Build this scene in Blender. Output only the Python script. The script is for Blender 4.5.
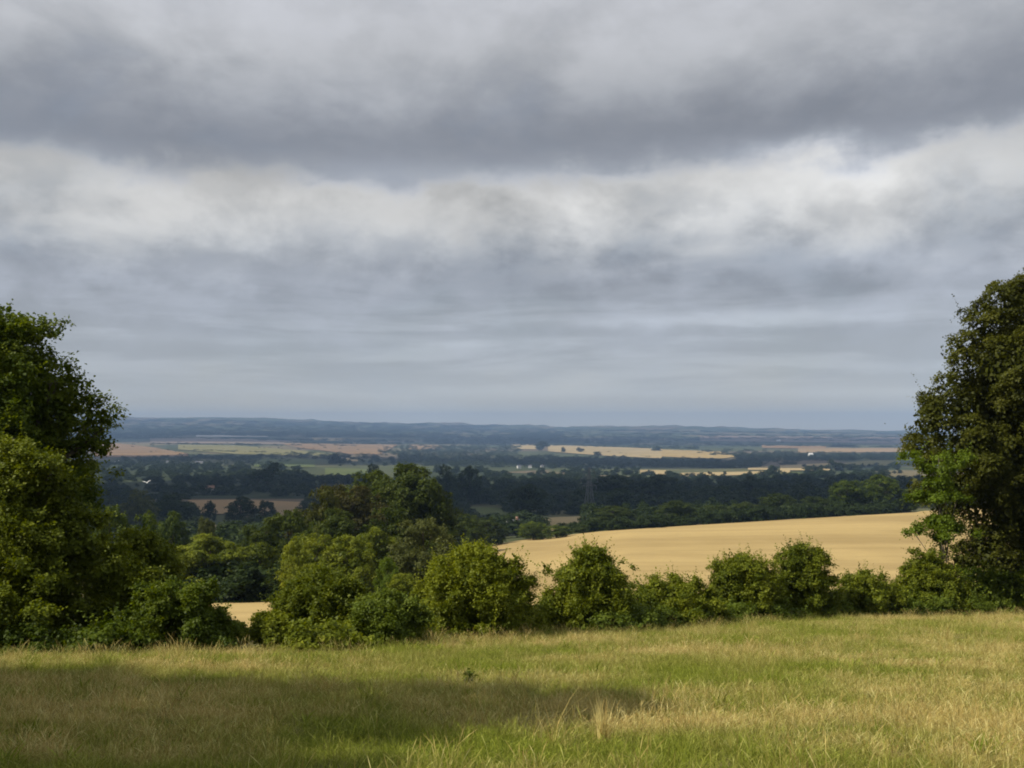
import bpy, math
import numpy as np
from mathutils import Vector

# ------------------------------------------------------------------ camera, sky, sun
for o in list(bpy.data.objects):
    bpy.data.objects.remove(o, do_unlink=True)
SC = bpy.context.scene
COL = SC.collection
F = 983.0                      # focal length in pixels of the 1024 px wide frame
CAMZ = 1.72
HOR = 428.0
PITCH = math.atan((HOR - 384.0) / F)

cam = bpy.data.objects.new('camera', bpy.data.cameras.new('camera'))
COL.objects.link(cam)
cam.location = (0, 0, CAMZ)
cam.rotation_euler = (math.pi / 2 + PITCH, 0, 0)
cam.data.sensor_width = 36.0
cam.data.lens = 36.0 * F / 1024.0
cam.data.clip_start = 0.1
cam.data.clip_end = 60000
SC.camera = cam

SC.view_settings.view_transform = 'Standard'
SC.view_settings.look = 'None'
SC.view_settings.exposure = 0.16
SC.view_settings.gamma = 1.0
SC.view_settings.use_curve_mapping = False
SC.render.engine = 'CYCLES'
cy = SC.cycles
cy.use_denoising = True
cy.max_bounces = 5
cy.diffuse_bounces = 2
cy.glossy_bounces = 1
cy.transmission_bounces = 3
cy.transparent_max_bounces = 4
cy.volume_bounces = 0
cy.filter_width = 1.9

SUNV = Vector((-0.86, -0.26, 0.86)).normalized()      # direction towards the sun
SUN_ELEV = math.asin(SUNV.z)
SUN_ROT = math.atan2(SUNV.x, SUNV.y)
sun = bpy.data.objects.new('sun', bpy.data.lights.new('sun', 'SUN'))
COL.objects.link(sun)
sun.data.energy = 4.7
sun.data.angle = math.radians(0.6)
sun.data.color = (1.0, 0.93, 0.80)
sun.rotation_euler = (-SUNV).to_track_quat('-Z', 'Y').to_euler()


def lin(r, g, b):
    return tuple((c / 255.0 / 12.92) if c <= 10 else (((c / 255.0) + 0.055) / 1.055) ** 2.4 for c in (r, g, b)) + (1.0,)


class NT:
    """small helper to write node trees as expressions"""
    def __init__(self, tree):
        self.t = tree; self.n = tree.nodes; self.l = tree.links
    def node(self, typ, **kw):
        n = self.n.new(typ)
        for k, v in kw.items():
            setattr(n, k, v)
        return n
    def put(self, sock, v):
        if isinstance(v, bpy.types.NodeSocket):
            self.l.new(v, sock)
        else:
            sock.default_value = v
    def math(self, op, a, b=0.0, c=0.0, clamp=False):
        n = self.node('ShaderNodeMath', operation=op, use_clamp=clamp)
        self.put(n.inputs[0], a); self.put(n.inputs[1], b)
        if len(n.inputs) > 2: self.put(n.inputs[2], c)
        return n.outputs[0]
    def vmath(self, op, a, b=(0, 0, 0)):
        n = self.node('ShaderNodeVectorMath', operation=op)
        self.put(n.inputs[0], a); self.put(n.inputs[1], b)
        return n.outputs[0]
    def noise(self, vec, scale, detail=4.0, rough=0.5, dist=0.0):
        n = self.node('ShaderNodeTexNoise')
        self.put(n.inputs['Vector'], vec)
        n.inputs['Scale'].default_value = scale; n.inputs['Detail'].default_value = detail
        n.inputs['Roughness'].default_value = rough; n.inputs['Distortion'].default_value = dist
        return n.outputs['Fac']
    def ramp(self, fac, stops, interp='LINEAR'):
        n = self.node('ShaderNodeValToRGB')
        n.color_ramp.interpolation = interp
        e = n.color_ramp.elements
        e[0].position, e[0].color = stops[0][0], stops[0][1]
        e[1].position, e[1].color = stops[-1][0], stops[-1][1]
        for p, c in stops[1:-1]:
            q = e.new(p); q.color = c
        self.put(n.inputs[0], fac)
        return n.outputs[0]
    def mix(self, fac, a, b, blend='MIX'):
        n = self.node('ShaderNodeMix', data_type='RGBA', blend_type=blend)
        self.put(n.inputs[0], fac); self.put(n.inputs[6], a); self.put(n.inputs[7], b)
        return n.outputs[2]
    def smooth(self, v, a, b, lo=0.0, hi=1.0):
        n = self.node('ShaderNodeMapRange', interpolation_type='SMOOTHSTEP')
        self.put(n.inputs[0], v)
        for i, x in enumerate((a, b, lo, hi)): n.inputs[i + 1].default_value = x
        return n.outputs[0]


world = bpy.data.worlds.new('World')
SC.world = world
world.use_nodes = True
W = NT(world.node_tree)
W.n.clear()
wo = W.node('ShaderNodeOutputWorld'); bg = W.node('ShaderNodeBackground')
W.l.new(bg.outputs[0], wo.inputs[0])
bg.inputs[1].default_value = 0.1
sky = W.node('ShaderNodeTexSky', sky_type='NISHITA')
sky.sun_disc = False
sky.sun_elevation = SUN_ELEV
sky.sun_rotation = SUN_ROT
tc = W.node('ShaderNodeTexCoord')
sp = W.node('ShaderNodeSeparateXYZ'); W.l.new(tc.outputs['Generated'], sp.inputs[0])
X, Y, Z = sp.outputs
zc = W.math('MAXIMUM', Z, 0.0)
hz = W.math('SQRT', W.math('ADD', W.math('MULTIPLY', X, X), W.math('MULTIPLY', Y, Y)))
T = W.math('DIVIDE', zc, W.math('MAXIMUM', hz, 0.02))
den = W.math('ADD', zc, 0.20)
cb = W.node('ShaderNodeCombineXYZ')
W.put(cb.inputs[0], W.math('DIVIDE', X, den)); W.put(cb.inputs[1], W.math('DIVIDE', Y, den)); cb.inputs[2].default_value = 3.7
P = cb.outputs[0]
D = tc.outputs['Generated']
n0 = W.noise(P, 0.9, 3.0, 0.5, 0.2)
n1 = W.noise(W.vmath('MULTIPLY', D, (1.0, 1.0, 1.7)), 5.5, 6.0, 0.56, 0.35)            # billows
n2 = W.noise(W.vmath('MULTIPLY', W.vmath('ADD', D, (3.1, 1.2, 0.4)), (1.0, 1.0, 1.6)), 14.0, 7.0, 0.55, 0.1)     # lumps and shreds
n3 = W.noise(W.vmath('MULTIPLY', D, (1.0, 1.0, 9.0)), 4.0, 6.0, 0.6, 0.3)          # far cloud streets, seen edge on
damp = W.smooth(T, 0.0, 0.16, 0.15, 1.0)
c_ = lambda n: W.math('SUBTRACT', n, 0.5)
off = W.math('ADD', W.math('MULTIPLY', c_(n0), 0.07), W.math('ADD', W.math('MULTIPLY', c_(n1), 0.085), W.math('MULTIPLY', c_(n2), 0.075)))
tilt = W.math('MULTIPLY', W.math('DIVIDE', X, W.math('MAXIMUM', hz, 0.02)), -0.022)
TT = W.math('ADD', T, W.math('MULTIPLY', W.math('ADD', off, tilt), damp))
stops = [(0.0, (226, 220, 204)), (0.02, (206, 205, 197)), (0.04, (188, 191, 191)), (0.06, (178, 183, 187)), (0.10, (170, 176, 184)),
         (0.145, (160, 166, 177)), (0.170, (171, 176, 183)), (0.195, (184, 186, 188)), (0.238, (198, 197, 194)),
         (0.252, (178, 181, 187)), (0.264, (146, 151, 160)), (0.285, (133, 138, 148)), (0.325, (142, 146, 154)), (0.36, (158, 161, 167)),
         (0.40, (176, 178, 182)), (0.45, (188, 190, 196)), (0.55, (190, 192, 198)), (0.75, (180, 184, 192)), (1.0, (195, 198, 205))]
base = W.ramp(TT, [(p, lin(*c)) for p, c in stops], 'B_SPLINE')
az = W.math('DIVIDE', X, W.math('MAXIMUM', Y, 0.05))


def bank_of_cloud(a0, t0, wa, wt, gain):
    """a brighter or darker cloud bank round one direction of the sky"""
    da = W.math('DIVIDE', W.math('SUBTRACT', W.math('ADD', az, W.math('MULTIPLY', c_(n1), 0.35)), a0), wa)
    dt = W.math('DIVIDE', W.math('SUBTRACT', W.math('ADD', T, W.math('MULTIPLY', c_(n2), wt * 2.2)), t0), wt)
    r2 = W.math('ADD', W.math('MULTIPLY', da, da), W.math('MULTIPLY', dt, dt))
    return W.math('MULTIPLY', W.math('EXPONENT', W.math('MULTIPLY', r2, -1.0)), W.math('MULTIPLY', gain, W.smooth(Y, 0.0, 0.3)))


banks = 0.0
for q in ((0.22, 0.225, 0.13, 0.034, 0.30), (0.40, 0.245, 0.14, 0.026, 0.26), (-0.02, 0.262, 0.12, 0.012, 0.14), (-0.42, 0.235, 0.10, 0.016, 0.14), (-0.17, 0.200, 0.12, 0.026, 0.12), (0.30, 0.278, 0.10, 0.012, 0.22), (-0.46, 0.20, 0.14, 0.040, 0.06), (0.20, 0.108, 0.26, 0.009, 0.26), (0.36, 0.165, 0.14, 0.012, 0.14),
          (-0.10, 0.088, 0.3, 0.006, 0.12), (0.02, 0.165, 0.16, 0.026, -0.10), (0.22, 0.140, 0.22, 0.016, -0.07), (-0.32, 0.165, 0.2, 0.014, -0.10), (-0.06, 0.228, 0.10, 0.034, -0.12), (-0.33, 0.25, 0.08, 0.02, -0.10), (-0.30, 0.130, 0.2, 0.010, -0.08),
          (-0.44, 0.40, 0.2, 0.05, 0.10), (0.25, 0.305, 0.30, 0.030, -0.10), (-0.15, 0.34, 0.12, 0.03, 0.10), (-0.42, 0.285, 0.18, 0.02, -0.06), (0.45, 0.38, 0.15, 0.03, 0.08)):
    banks = W.math('ADD', banks, bank_of_cloud(*q))
puff = W.math('ADD', W.math('MULTIPLY', c_(W.smooth(n1, 0.38, 0.62)), 0.24), W.math('MULTIPLY', c_(W.smooth(n2, 0.39, 0.61)), 0.17))
puff = W.math('MULTIPLY', puff, W.math('MULTIPLY', W.smooth(T, 0.05, 0.15, 0.1, 1.0), W.smooth(T, 0.25, 0.29, 1.0, 0.35)))
street = W.math('MULTIPLY', W.math('MULTIPLY', c_(W.smooth(n3, 0.42, 0.62)), 0.20), W.math('MULTIPLY', W.smooth(T, 0.01, 0.07), W.smooth(T, 0.10, 0.165, 1.0, 0.05)))
lum = W.math('ADD', W.math('ADD', 1.0, banks), W.math('ADD', puff, street))
cl = W.node('ShaderNodeVectorMath', operation='SCALE')
W.put(cl.inputs[0], base); W.put(cl.inputs[3], W.math('MULTIPLY', lum, 10.0))
cover = W.smooth(n1, 0.25, 0.5, 0.90, 1.0)
W.put(bg.inputs[0], W.mix(cover, sky.outputs[0], cl.outputs[0]))

# ------------------------------------------------------------------ projection and terrain
def ray(px, py):
    u = (np.asarray(px, float) - 512.0) / F
    v = (384.0 - np.asarray(py, float)) / F
    y = math.cos(PITCH) - v * math.sin(PITCH)
    z = math.sin(PITCH) + v * math.cos(PITCH)
    return u / y, z / y          # x and z gained per metre forward


def row_to_tan(row):
    return ray(512, row)[1]


def pchip(xk, yk, x):
    xk = np.asarray(xk, float); yk = np.asarray(yk, float)
    h = np.diff(xk); d = np.diff(yk) / h
    m = np.zeros_like(yk)
    for i in range(1, len(xk) - 1):
        if d[i - 1] * d[i] > 0:
            w1 = 2 * h[i] + h[i - 1]; w2 = h[i] + 2 * h[i - 1]
            m[i] = (w1 + w2) / (w1 / d[i - 1] + w2 / d[i])
    m[0], m[-1] = d[0], d[-1]
    x = np.clip(x, xk[0], xk[-1])
    i = np.clip(np.searchsorted(xk, x) - 1, 0, len(xk) - 2)
    t = (x - xk[i]) / h[i]
    return ((1 + 2 * t) * (1 - t) ** 2 * yk[i] + t * (1 - t) ** 2 * h[i] * m[i]
            + t * t * (3 - 2 * t) * yk[i + 1] + t * t * (t - 1) * h[i] * m[i + 1])


PLANE = lambda y: 575.0 + 1573.0 / y
COLS = {
    -80: [(30, 646), (45, 634), (70, 624), (100, 612), (200, 588), (400, 560), (800, 522), (1500, 490), (2500, 469), (4000, 455), (6000, 445), (9000, 435), (12500, 423), (15500, 416)],
    200: [(30, 646), (45, 634), (70, 622), (100, 608), (200, 586), (400, 556), (800, 522), (1500, 490), (2500, 470), (4000, 456), (6000, 446), (9000, 435), (12500, 424), (15500, 418)],
    400: [(30, 634), (45, 623), (70, 612), (100, 604), (200, 580), (400, 556), (800, 524), (1500, 490), (2500, 471), (4000, 458), (6000, 448), (9000, 437), (12500, 428), (15500, 423)],
    530: [(30, 631), (45, 617), (70, 609), (100, 602), (200, 572), (340, 541), (450, 533), (800, 518), (1500, 490), (2500, 472), (4000, 459), (6000, 449), (9000, 439), (12500, 431), (15500, 426)],
    640: [(30, 631), (45, 615), (70, 606), (100, 598), (200, 562), (350, 527), (450, 522), (800, 514), (1500, 490), (2500, 473), (4000, 460), (6000, 449), (9000, 440), (12500, 431), (15500, 426)],
    905: [(30, 631), (45, 613), (70, 603), (120, 588), (250, 543), (400, 513), (500, 509), (800, 503), (1500, 486), (2500, 471), (4000, 459), (6000, 449), (9000, 440), (12500, 434), (15500, 431)],
    1100: [(30, 631), (45, 613), (70, 603), (120, 588), (250, 541), (400, 509), (500, 506), (800, 500), (1500, 484), (2500, 470), (4000, 459), (6000, 449), (9000, 440), (12500, 434), (15500, 432)],
}
NEARK = [4, 6, 8, 10, 13, 16, 20]
_cu, _ck = [], []
for px_, tab in COLS.items():
    ys = NEARK + [a for a, b in tab] + [18000]
    tans = [-0.15 - CAMZ / y for y in NEARK] + [float(row_to_tan(b)) for a, b in tab]
    tans.append(tans[-1] - 0.006)
    _cu.append((px_ - 512.0) / F); _ck.append((np.log(ys), np.array(tans)))


def wob(x, y, s, seed):
    """cheap smooth noise made of a few sines"""
    r = np.random.default_rng(seed); v = 0
    for k in range(6):
        a = r.uniform(0, 6.28); fq = r.uniform(0.5, 1.6) / s; ph = r.uniform(0, 6.28)
        v = v + np.sin((x * math.cos(a) + y * math.sin(a)) * fq * 6.28 + ph)
    return v / 6.0


def hgt(x, y):
    x = np.asarray(x, float); y = np.asarray(y, float)
    yy = np.maximum(y, 4.0)
    u = np.clip(x / np.maximum(yy, 20.0), _cu[0], _cu[-1])
    ly = np.log(yy)
    vals = [pchip(k, t, ly) for k, t in _ck]
    tan = np.zeros_like(u + ly)
    for i in range(len(_cu) - 1):
        w = (u - _cu[i]) / (_cu[i + 1] - _cu[i])
        m = (w >= 0) & (w <= 1)
        w = np.clip(w, 0, 1); w = w * w * (3 - 2 * w)
        tan = np.where(m, vals[i] * (1 - w) + vals[i + 1] * w, tan)
    z = CAMZ + tan * yy
    z = np.where(y < 4.0, -0.15 * np.clip(y, -40, 4), z)
    z = z + wob(x, y, 9.0, 1) * 0.06 * np.clip(y / 10.0, 0.2, 1)
    z = z + wob(x, y, 1500.0, 2) * np.clip((y - 700) / 8000.0, 0, 1) * 5.0
    z = z + (wob(x, y, 1500.0, 5) + 0.6 * wob(x, y, 420.0, 6)) * np.clip((y - 11000) / 4000.0, 0, 1) * 40.0
    return z


YS = np.exp(np.linspace(math.log(5), math.log(16500), 2600))


def G(px, py):
    """where the sight line of a pixel meets the ground"""
    rx, rz = ray(px, py)
    rx = np.atleast_1d(rx); rz = np.atleast_1d(rz); out = []
    for a, b in zip(np.broadcast_to(rx, np.broadcast(rx, rz).shape).ravel(), np.broadcast_to(rz, np.broadcast(rx, rz).shape).ravel()):
        d = CAMZ + b * YS - hgt(a * YS, YS)
        i = int(np.argmax(d < 0)) if (d < 0).any() else len(YS) - 1
        if i > 0:
            t = d[i - 1] / (d[i - 1] - d[i]) if d[i - 1] != d[i] else 0
            yv = YS[i - 1] + t * (YS[i] - YS[i - 1])
        else:
            yv = YS[0]
        out.append((a * yv, yv, float(hgt(a * yv, yv))))
    return np.array(out)


def at(px, dist):
    x = (px - 512.0) / F * dist
    return x, dist, float(hgt(x, dist))


def ztop(py, dist):
    return CAMZ + float(ray(512, py)[1]) * dist


# ------------------------------------------------------------------ mesh helpers
def mesh_np(name, verts, faces, mats, attrs=None, smooth=False, mat_idx=None):
    me = bpy.data.meshes.new(name)
    verts = np.ascontiguousarray(verts, np.float32); faces = np.ascontiguousarray(faces, np.int32)
    me.vertices.add(len(verts)); me.vertices.foreach_set('co', verts.ravel())
    k = faces.shape[1]
    me.loops.add(faces.size); me.loops.foreach_set('vertex_index', faces.ravel())
    me.polygons.add(len(faces))
    me.polygons.foreach_set('loop_start', np.arange(0, faces.size, k, dtype=np.int32))
    me.polygons.foreach_set('loop_total', np.full(len(faces), k, np.int32))
    if mat_idx is not None:
        me.polygons.foreach_set('material_index', np.asarray(mat_idx, np.int32))
    me.update(calc_edges=True)
    if smooth:
        me.polygons.foreach_set('use_smooth', np.ones(len(faces), bool))
    for n, v in (attrs or {}).items():
        a = me.attributes.new(n, 'FLOAT', 'FACE'); a.data.foreach_set('value', np.ascontiguousarray(v, np.float32))
    for m in (mats if isinstance(mats, (list, tuple)) else [mats]):
        me.materials.append(m)
    return me


def link(name, me, parent=None, loc=None):
    o = bpy.data.objects.new(name, me); COL.objects.link(o)
    if parent is not None: o.parent = parent
    if loc is not None: o.location = loc
    return o


def tag(o, label, cat, group=None):
    o['label'] = label; o['category'] = cat
    if group: o['group'] = group
    return o


def empty(name, loc, label, cat, group=None, rotz=0.0):
    o = bpy.data.objects.new(name, None); COL.objects.link(o)
    o.location = loc; o.rotation_euler = (0, 0, rotz)
    return tag(o, label, cat, group)


def kind(o, k):
    o['kind'] = k
    return o


def tube(V, Fc, pts, rad, nseg=7):
    pts = [np.array(p, float) for p in pts]
    b = len(V)
    for i, p in enumerate(pts):
        t = pts[min(i + 1, len(pts) - 1)] - pts[max(i - 1, 0)]
        t /= max(np.linalg.norm(t), 1e-9)
        a = np.cross(t, (0.31, 0.91, 0.2)); a /= np.linalg.norm(a); c = np.cross(t, a)
        for s in range(nseg):
            w = 2 * math.pi * s / nseg
            V.append(p + (a * math.cos(w) + c * math.sin(w)) * rad[i])
    for i in range(len(pts) - 1):
        for s in range(nseg):
            s2 = (s + 1) % nseg
            Fc.append((b + i * nseg + s, b + i * nseg + s2, b + (i + 1) * nseg + s2, b + (i + 1) * nseg + s))


def box(V, Fc, lo, hi):
    b = len(V)
    for x in (lo[0], hi[0]):
        for y in (lo[1], hi[1]):
            for z in (lo[2], hi[2]): V.append((x, y, z))
    for f in ((0, 1, 3, 2), (4, 6, 7, 5), (0, 4, 5, 1), (2, 3, 7, 6), (0, 2, 6, 4), (1, 5, 7, 3)):
        Fc.append(tuple(b + i for i in f))


# ------------------------------------------------------------------ materials
def new_mat(name):
    m = bpy.data.materials.new(name); m.use_nodes = True
    t = NT(m.node_tree); t.n.clear()
    return m, t, t.node('ShaderNodeOutputMaterial')


def leaf_mat(name, dark, mid, light, transl=0.34, rough=0.55, patch=0.6):
    m, t, out = new_mat(name)
    at_ = t.node('ShaderNodeAttribute', attribute_name='tint')
    oi = t.node('ShaderNodeObjectInfo')
    geo = t.node('ShaderNodeNewGeometry')
    nz = t.noise(geo.outputs['Position'], patch, 2.0)
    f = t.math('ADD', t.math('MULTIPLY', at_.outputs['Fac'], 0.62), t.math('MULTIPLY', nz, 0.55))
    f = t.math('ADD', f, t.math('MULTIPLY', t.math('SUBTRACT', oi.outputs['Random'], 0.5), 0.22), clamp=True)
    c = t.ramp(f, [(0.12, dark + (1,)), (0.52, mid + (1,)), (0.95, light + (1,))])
    p = t.node('ShaderNodeBsdfPrincipled')
    t.put(p.inputs['Base Color'], c); p.inputs['Roughness'].default_value = rough
    p.inputs['Specular IOR Level'].default_value = 0.15
    tr = t.node('ShaderNodeBsdfTranslucent')
    hs = t.node('ShaderNodeHueSaturation'); hs.inputs['Value'].default_value = 1.25; hs.inputs['Saturation'].default_value = 1.1
    hs.inputs['Hue'].default_value = 0.49
    t.put(hs.inputs['Color'], c); t.put(tr.inputs['Color'], hs.outputs[0])
    mx = t.node('ShaderNodeMixShader'); mx.inputs[0].default_value = transl
    t.l.new(p.outputs[0], mx.inputs[1]); t.l.new(tr.outputs[0], mx.inputs[2]); t.l.new(mx.outputs[0], out.inputs[0])
    return m


M_OAK = leaf_mat('oak_leaf', (0.022, 0.038, 0.004), (0.064, 0.096, 0.008), (0.185, 0.225, 0.018))
M_MAPLE = leaf_mat('maple_leaf', (0.046, 0.062, 0.005), (0.125, 0.155, 0.012), (0.310, 0.330, 0.032))
M_HAW = leaf_mat('hawthorn_leaf', (0.036, 0.052, 0.005), (0.100, 0.128, 0.009), (0.265, 0.290, 0.026))
M_BEECH = leaf_mat('beech_leaf', (0.028, 0.034, 0.004), (0.068, 0.076, 0.008), (0.130, 0.132, 0.017))
M_COPPER = leaf_mat('copper_beech_leaf', (0.026, 0.026, 0.006), (0.054, 0.052, 0.010), (0.084, 0.078, 0.016))
M_BRIGHT = leaf_mat('lime_leaf', (0.055, 0.088, 0.008), (0.125, 0.180, 0.016), (0.205, 0.270, 0.035), transl=0.42)
M_WILLOW = leaf_mat('willow_leaf', (0.040, 0.050, 0.012), (0.085, 0.098, 0.022), (0.130, 0.140, 0.038))
M_WOODS = leaf_mat('woodland_leaf', (0.014, 0.024, 0.005), (0.027, 0.044, 0.008), (0.048, 0.072, 0.012), transl=0.25, patch=0.02)
M_FARW = leaf_mat('far_wood_leaf', (0.014, 0.026, 0.008), (0.028, 0.046, 0.012), (0.046, 0.066, 0.018), transl=0.2, patch=0.004)


M_BRAMBLE = leaf_mat('bramble_leaf', (0.045, 0.070, 0.008), (0.110, 0.150, 0.016), (0.210, 0.250, 0.035))
M_COPSE_SHADED = leaf_mat('copse_leaf_shaded', (0.020, 0.034, 0.004), (0.046, 0.066, 0.007), (0.085, 0.108, 0.012))  # dark olive leaves; cloud shade over the copse is put into this colour


def bark_mat():
    m, t, out = new_mat('bark')
    tcn = t.node('ShaderNodeTexCoord')
    n = t.noise(t.vmath('MULTIPLY', tcn.outputs['Object'], (9, 9, 2.0)), 1.0, 6.0, 0.65)
    c = t.ramp(n, [(0.3, (0.035, 0.028, 0.02, 1)), (0.6, (0.11, 0.09, 0.065, 1)), (0.8, (0.16, 0.15, 0.11, 1))])
    p = t.node('ShaderNodeBsdfPrincipled'); t.put(p.inputs['Base Color'], c); p.inputs['Roughness'].default_value = 0.9
    bp = t.node('ShaderNodeBump'); bp.inputs['Distance'].default_value = 0.04; t.put(bp.inputs['Height'], n)
    t.l.new(bp.outputs[0], p.inputs['Normal']); t.l.new(p.outputs[0], out.inputs[0])
    return m


M_BARK = bark_mat()


def ground_mat():
    m, t, out = new_mat('ground')
    geo = t.node('ShaderNodeNewGeometry'); pos = geo.outputs['Position']
    sp_ = t.node('ShaderNodeSeparateXYZ'); t.l.new(pos, sp_.inputs[0])
    a = t.noise(pos, 0.35, 5.0, 0.6); b = t.noise(pos, 7.0, 4.0, 0.6)
    near = t.mix(t.smooth(a, 0.38, 0.62), (0.085, 0.105, 0.022, 1), (0.20, 0.155, 0.065, 1))
    near = t.mix(t.math('MULTIPLY', b, 0.6), near, (0.035, 0.032, 0.018, 1))
    # patchwork of fields in the valley
    v = t.node('ShaderNodeTexVoronoi', voronoi_dimensions='2D'); v.inputs['Scale'].default_value = 1.0
    w = t.noise(pos, 0.002, 2.0)
    wv = t.vmath('MULTIPLY', pos, (0.0030, 0.0017, 0)); t.put(v.inputs['Vector'], t.vmath('ADD', wv, w))
    sv = t.node('ShaderNodeSeparateColor'); t.l.new(v.outputs['Color'], sv.inputs[0])
    far = t.ramp(sv.outputs[0], [(0.0, (0.035, 0.050, 0.020, 1)), (0.3, (0.060, 0.075, 0.028, 1)), (0.5, (0.095, 0.095, 0.04, 1)),
                                 (0.66, (0.20, 0.155, 0.085, 1)), (0.8, (0.17, 0.12, 0.085, 1)), (1.0, (0.045, 0.065, 0.025, 1))], 'CONSTANT')
    far = t.mix(0.35, far, t.ramp(t.noise(pos, 0.004, 3.0), [(0.3, (0.045, 0.06, 0.025, 1)), (0.7, (0.14, 0.13, 0.06, 1))]))
    c = t.mix(t.smooth(sp_.outputs[1], 150.0, 420.0), near, far)
    p = t.node('ShaderNodeBsdfPrincipled'); t.put(p.inputs['Base Color'], c); p.inputs['Roughness'].default_value = 0.95
    p.inputs['Specular IOR Level'].default_value = 0.1
    t.l.new(p.outputs[0], out.inputs[0])
    return m


def field_mat(name, a, b, scale=0.02, stripes=0.0, spacing=12.0, ang=0.0):
    m, t, out = new_mat(name)
    geo = t.node('ShaderNodeNewGeometry'); pos = geo.outputs['Position']
    n = t.noise(pos, scale, 5.0, 0.6)
    c = t.mix(t.smooth(n, 0.42, 0.62), a + (1,), b + (1,))
    fine = t.noise(t.vmath('MULTIPLY', pos, (0.6, 2.2, 1)), 0.9, 4.0, 0.7)
    c = t.mix(t.math('MULTIPLY', t.smooth(fine, 0.35, 0.7), 0.22), c, (a[0] * 0.45, a[1] * 0.45, a[2] * 0.4, 1))
    if stripes > 0:
        st = t.noise(t.vmath('MULTIPLY', pos, (0.10, 1.0, 0.2)), 0.055, 5.0, 0.65)  # uneven stubble tone; the streaks also stand in for soft cloud shade
        c = t.mix(t.math('MULTIPLY', t.smooth(st, 0.42, 0.66), 0.45), c, (a[0] * 0.62, a[1] * 0.60, a[2] * 0.56, 1))
        sp_ = t.node('ShaderNodeSeparateXYZ'); t.l.new(pos, sp_.inputs[0])
        q = t.math('ADD', t.math('MULTIPLY', sp_.outputs[0], math.cos(ang)), t.math('MULTIPLY', sp_.outputs[1], math.sin(ang)))
        q = t.math('ADD', q, t.math('MULTIPLY', t.noise(pos, 0.03, 2.0), 6.0))
        fr = t.math('FRACT', t.math('DIVIDE', q, spacing))
        ln = t.smooth(t.math('ABSOLUTE', t.math('SUBTRACT', fr, 0.5)), 0.0, 0.09, 1.0, 0.0)
        c = t.mix(t.math('MULTIPLY', ln, stripes), c, (a[0] * 0.6, a[1] * 0.58, a[2] * 0.5, 1))
    p = t.node('ShaderNodeBsdfPrincipled'); t.put(p.inputs['Base Color'], c); p.inputs['Roughness'].default_value = 0.95
    p.inputs['Specular IOR Level'].default_value = 0.1
    t.l.new(p.outputs[0], out.inputs[0])
    return m


def plain_mat(name, col, rough=0.7, metal=0.0):
    m, t, out = new_mat(name)
    tcn = t.node('ShaderNodeTexCoord')
    n = t.noise(tcn.outputs['Object'], 2.0, 4.0)
    c = t.mix(n, col + (1,), tuple(v * 0.75 for v in col) + (1,))
    p = t.node('ShaderNodeBsdfPrincipled'); t.put(p.inputs['Base Color'], c)
    p.inputs['Roughness'].default_value = rough; p.inputs['Metallic'].default_value = metal
    t.l.new(p.outputs[0], out.inputs[0])
    return m


# ------------------------------------------------------------------ terrain sheet
def spaced(lo, hi, n, s):
    return s * np.sinh(np.linspace(math.asinh(lo / s), math.asinh(hi / s), n))


gx = spaced(-14000, 14000, 460, 8.0); gy = spaced(-300, 17400, 420, 8.0)
XX, YY = np.meshgrid(gx, gy); ZZ = hgt(XX, YY)
nx, ny = len(gx), len(gy)
idx = np.arange(nx * ny).reshape(ny, nx)
fc = np.stack([idx[:-1, :-1], idx[:-1, 1:], idx[1:, 1:], idx[1:, :-1]], -1).reshape(-1, 4)
ground = kind(link('ground', mesh_np('ground', np.stack([XX, YY, ZZ], -1).reshape(-1, 3), fc, ground_mat(), smooth=True)), 'structure')
ZMIN, ZMAX = float(ZZ.min()), float(ZZ[(YY < 17000)].max())


def field(name, mat, top, bot, lift=None, n=40, m=10, edge=0.6):
    """a field draped over the ground; its far and near edges are polylines"""
    x0 = min(top[0][0], bot[0][0]); x1 = max(top[-1][0], bot[-1][0])
    V = []
    r = np.random.default_rng(abs(hash(name)) % 1000 + len(top))
    for i in range(n + 1):
        s = i / n
        tx = top[0][0] + (top[-1][0] - top[0][0]) * s; bx = bot[0][0] + (bot[-1][0] - bot[0][0]) * s
        ty = np.interp(tx, [p[0] for p in top], [p[1] for p in top]); by = np.interp(bx, [p[0] for p in bot], [p[1] for p in bot])
        for j in range(m + 1):
            q = j / m
            V.append((tx + (bx - tx) * q, ty + (by - ty) * q))
    V = np.array(V); P3 = G(V[:, 0], V[:, 1])
    P3[:, 2] += (0.02 + P3[:, 1] * 0.0006 + (P3[:, 1] > 400) * 0.4) if lift is None else lift
    id_ = np.arange((n + 1) * (m + 1)).reshape(n + 1, m + 1)
    f = np.stack([id_[:-1, :-1], id_[:-1, 1:], id_[1:, 1:], id_[1:, :-1]], -1).reshape(-1, 4)
    return kind(link(name, mesh_np(name, P3, f, mat, smooth=True)), 'structure')


GOLD = field_mat('stubble', (0.46, 0.335, 0.142), (0.36, 0.258, 0.108), 0.012, 0.25, 13.0, 1.42)
TAN = field_mat('ripe_crop', (0.42, 0.32, 0.16), (0.35, 0.27, 0.14), 0.004)
ORANGE = field_mat('ploughed_orange', (0.27, 0.17, 0.085), (0.22, 0.145, 0.078), 0.003)
BROWN = field_mat('bare_brown', (0.34, 0.23, 0.12), (0.28, 0.20, 0.11), 0.004)
MAUVE = field_mat('bare_mauve', (0.26, 0.19, 0.15), (0.22, 0.17, 0.12), 0.002)
GREEN = field_mat('pasture', (0.085, 0.11, 0.035), (0.11, 0.13, 0.042), 0.004)
YGREEN = field_mat('hay_meadow', (0.22, 0.195, 0.08), (0.17, 0.165, 0.06), 0.004)
WHITE = field_mat('polytunnel_rows', (0.75, 0.70, 0.62), (0.65, 0.6, 0.52), 0.01)

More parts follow.
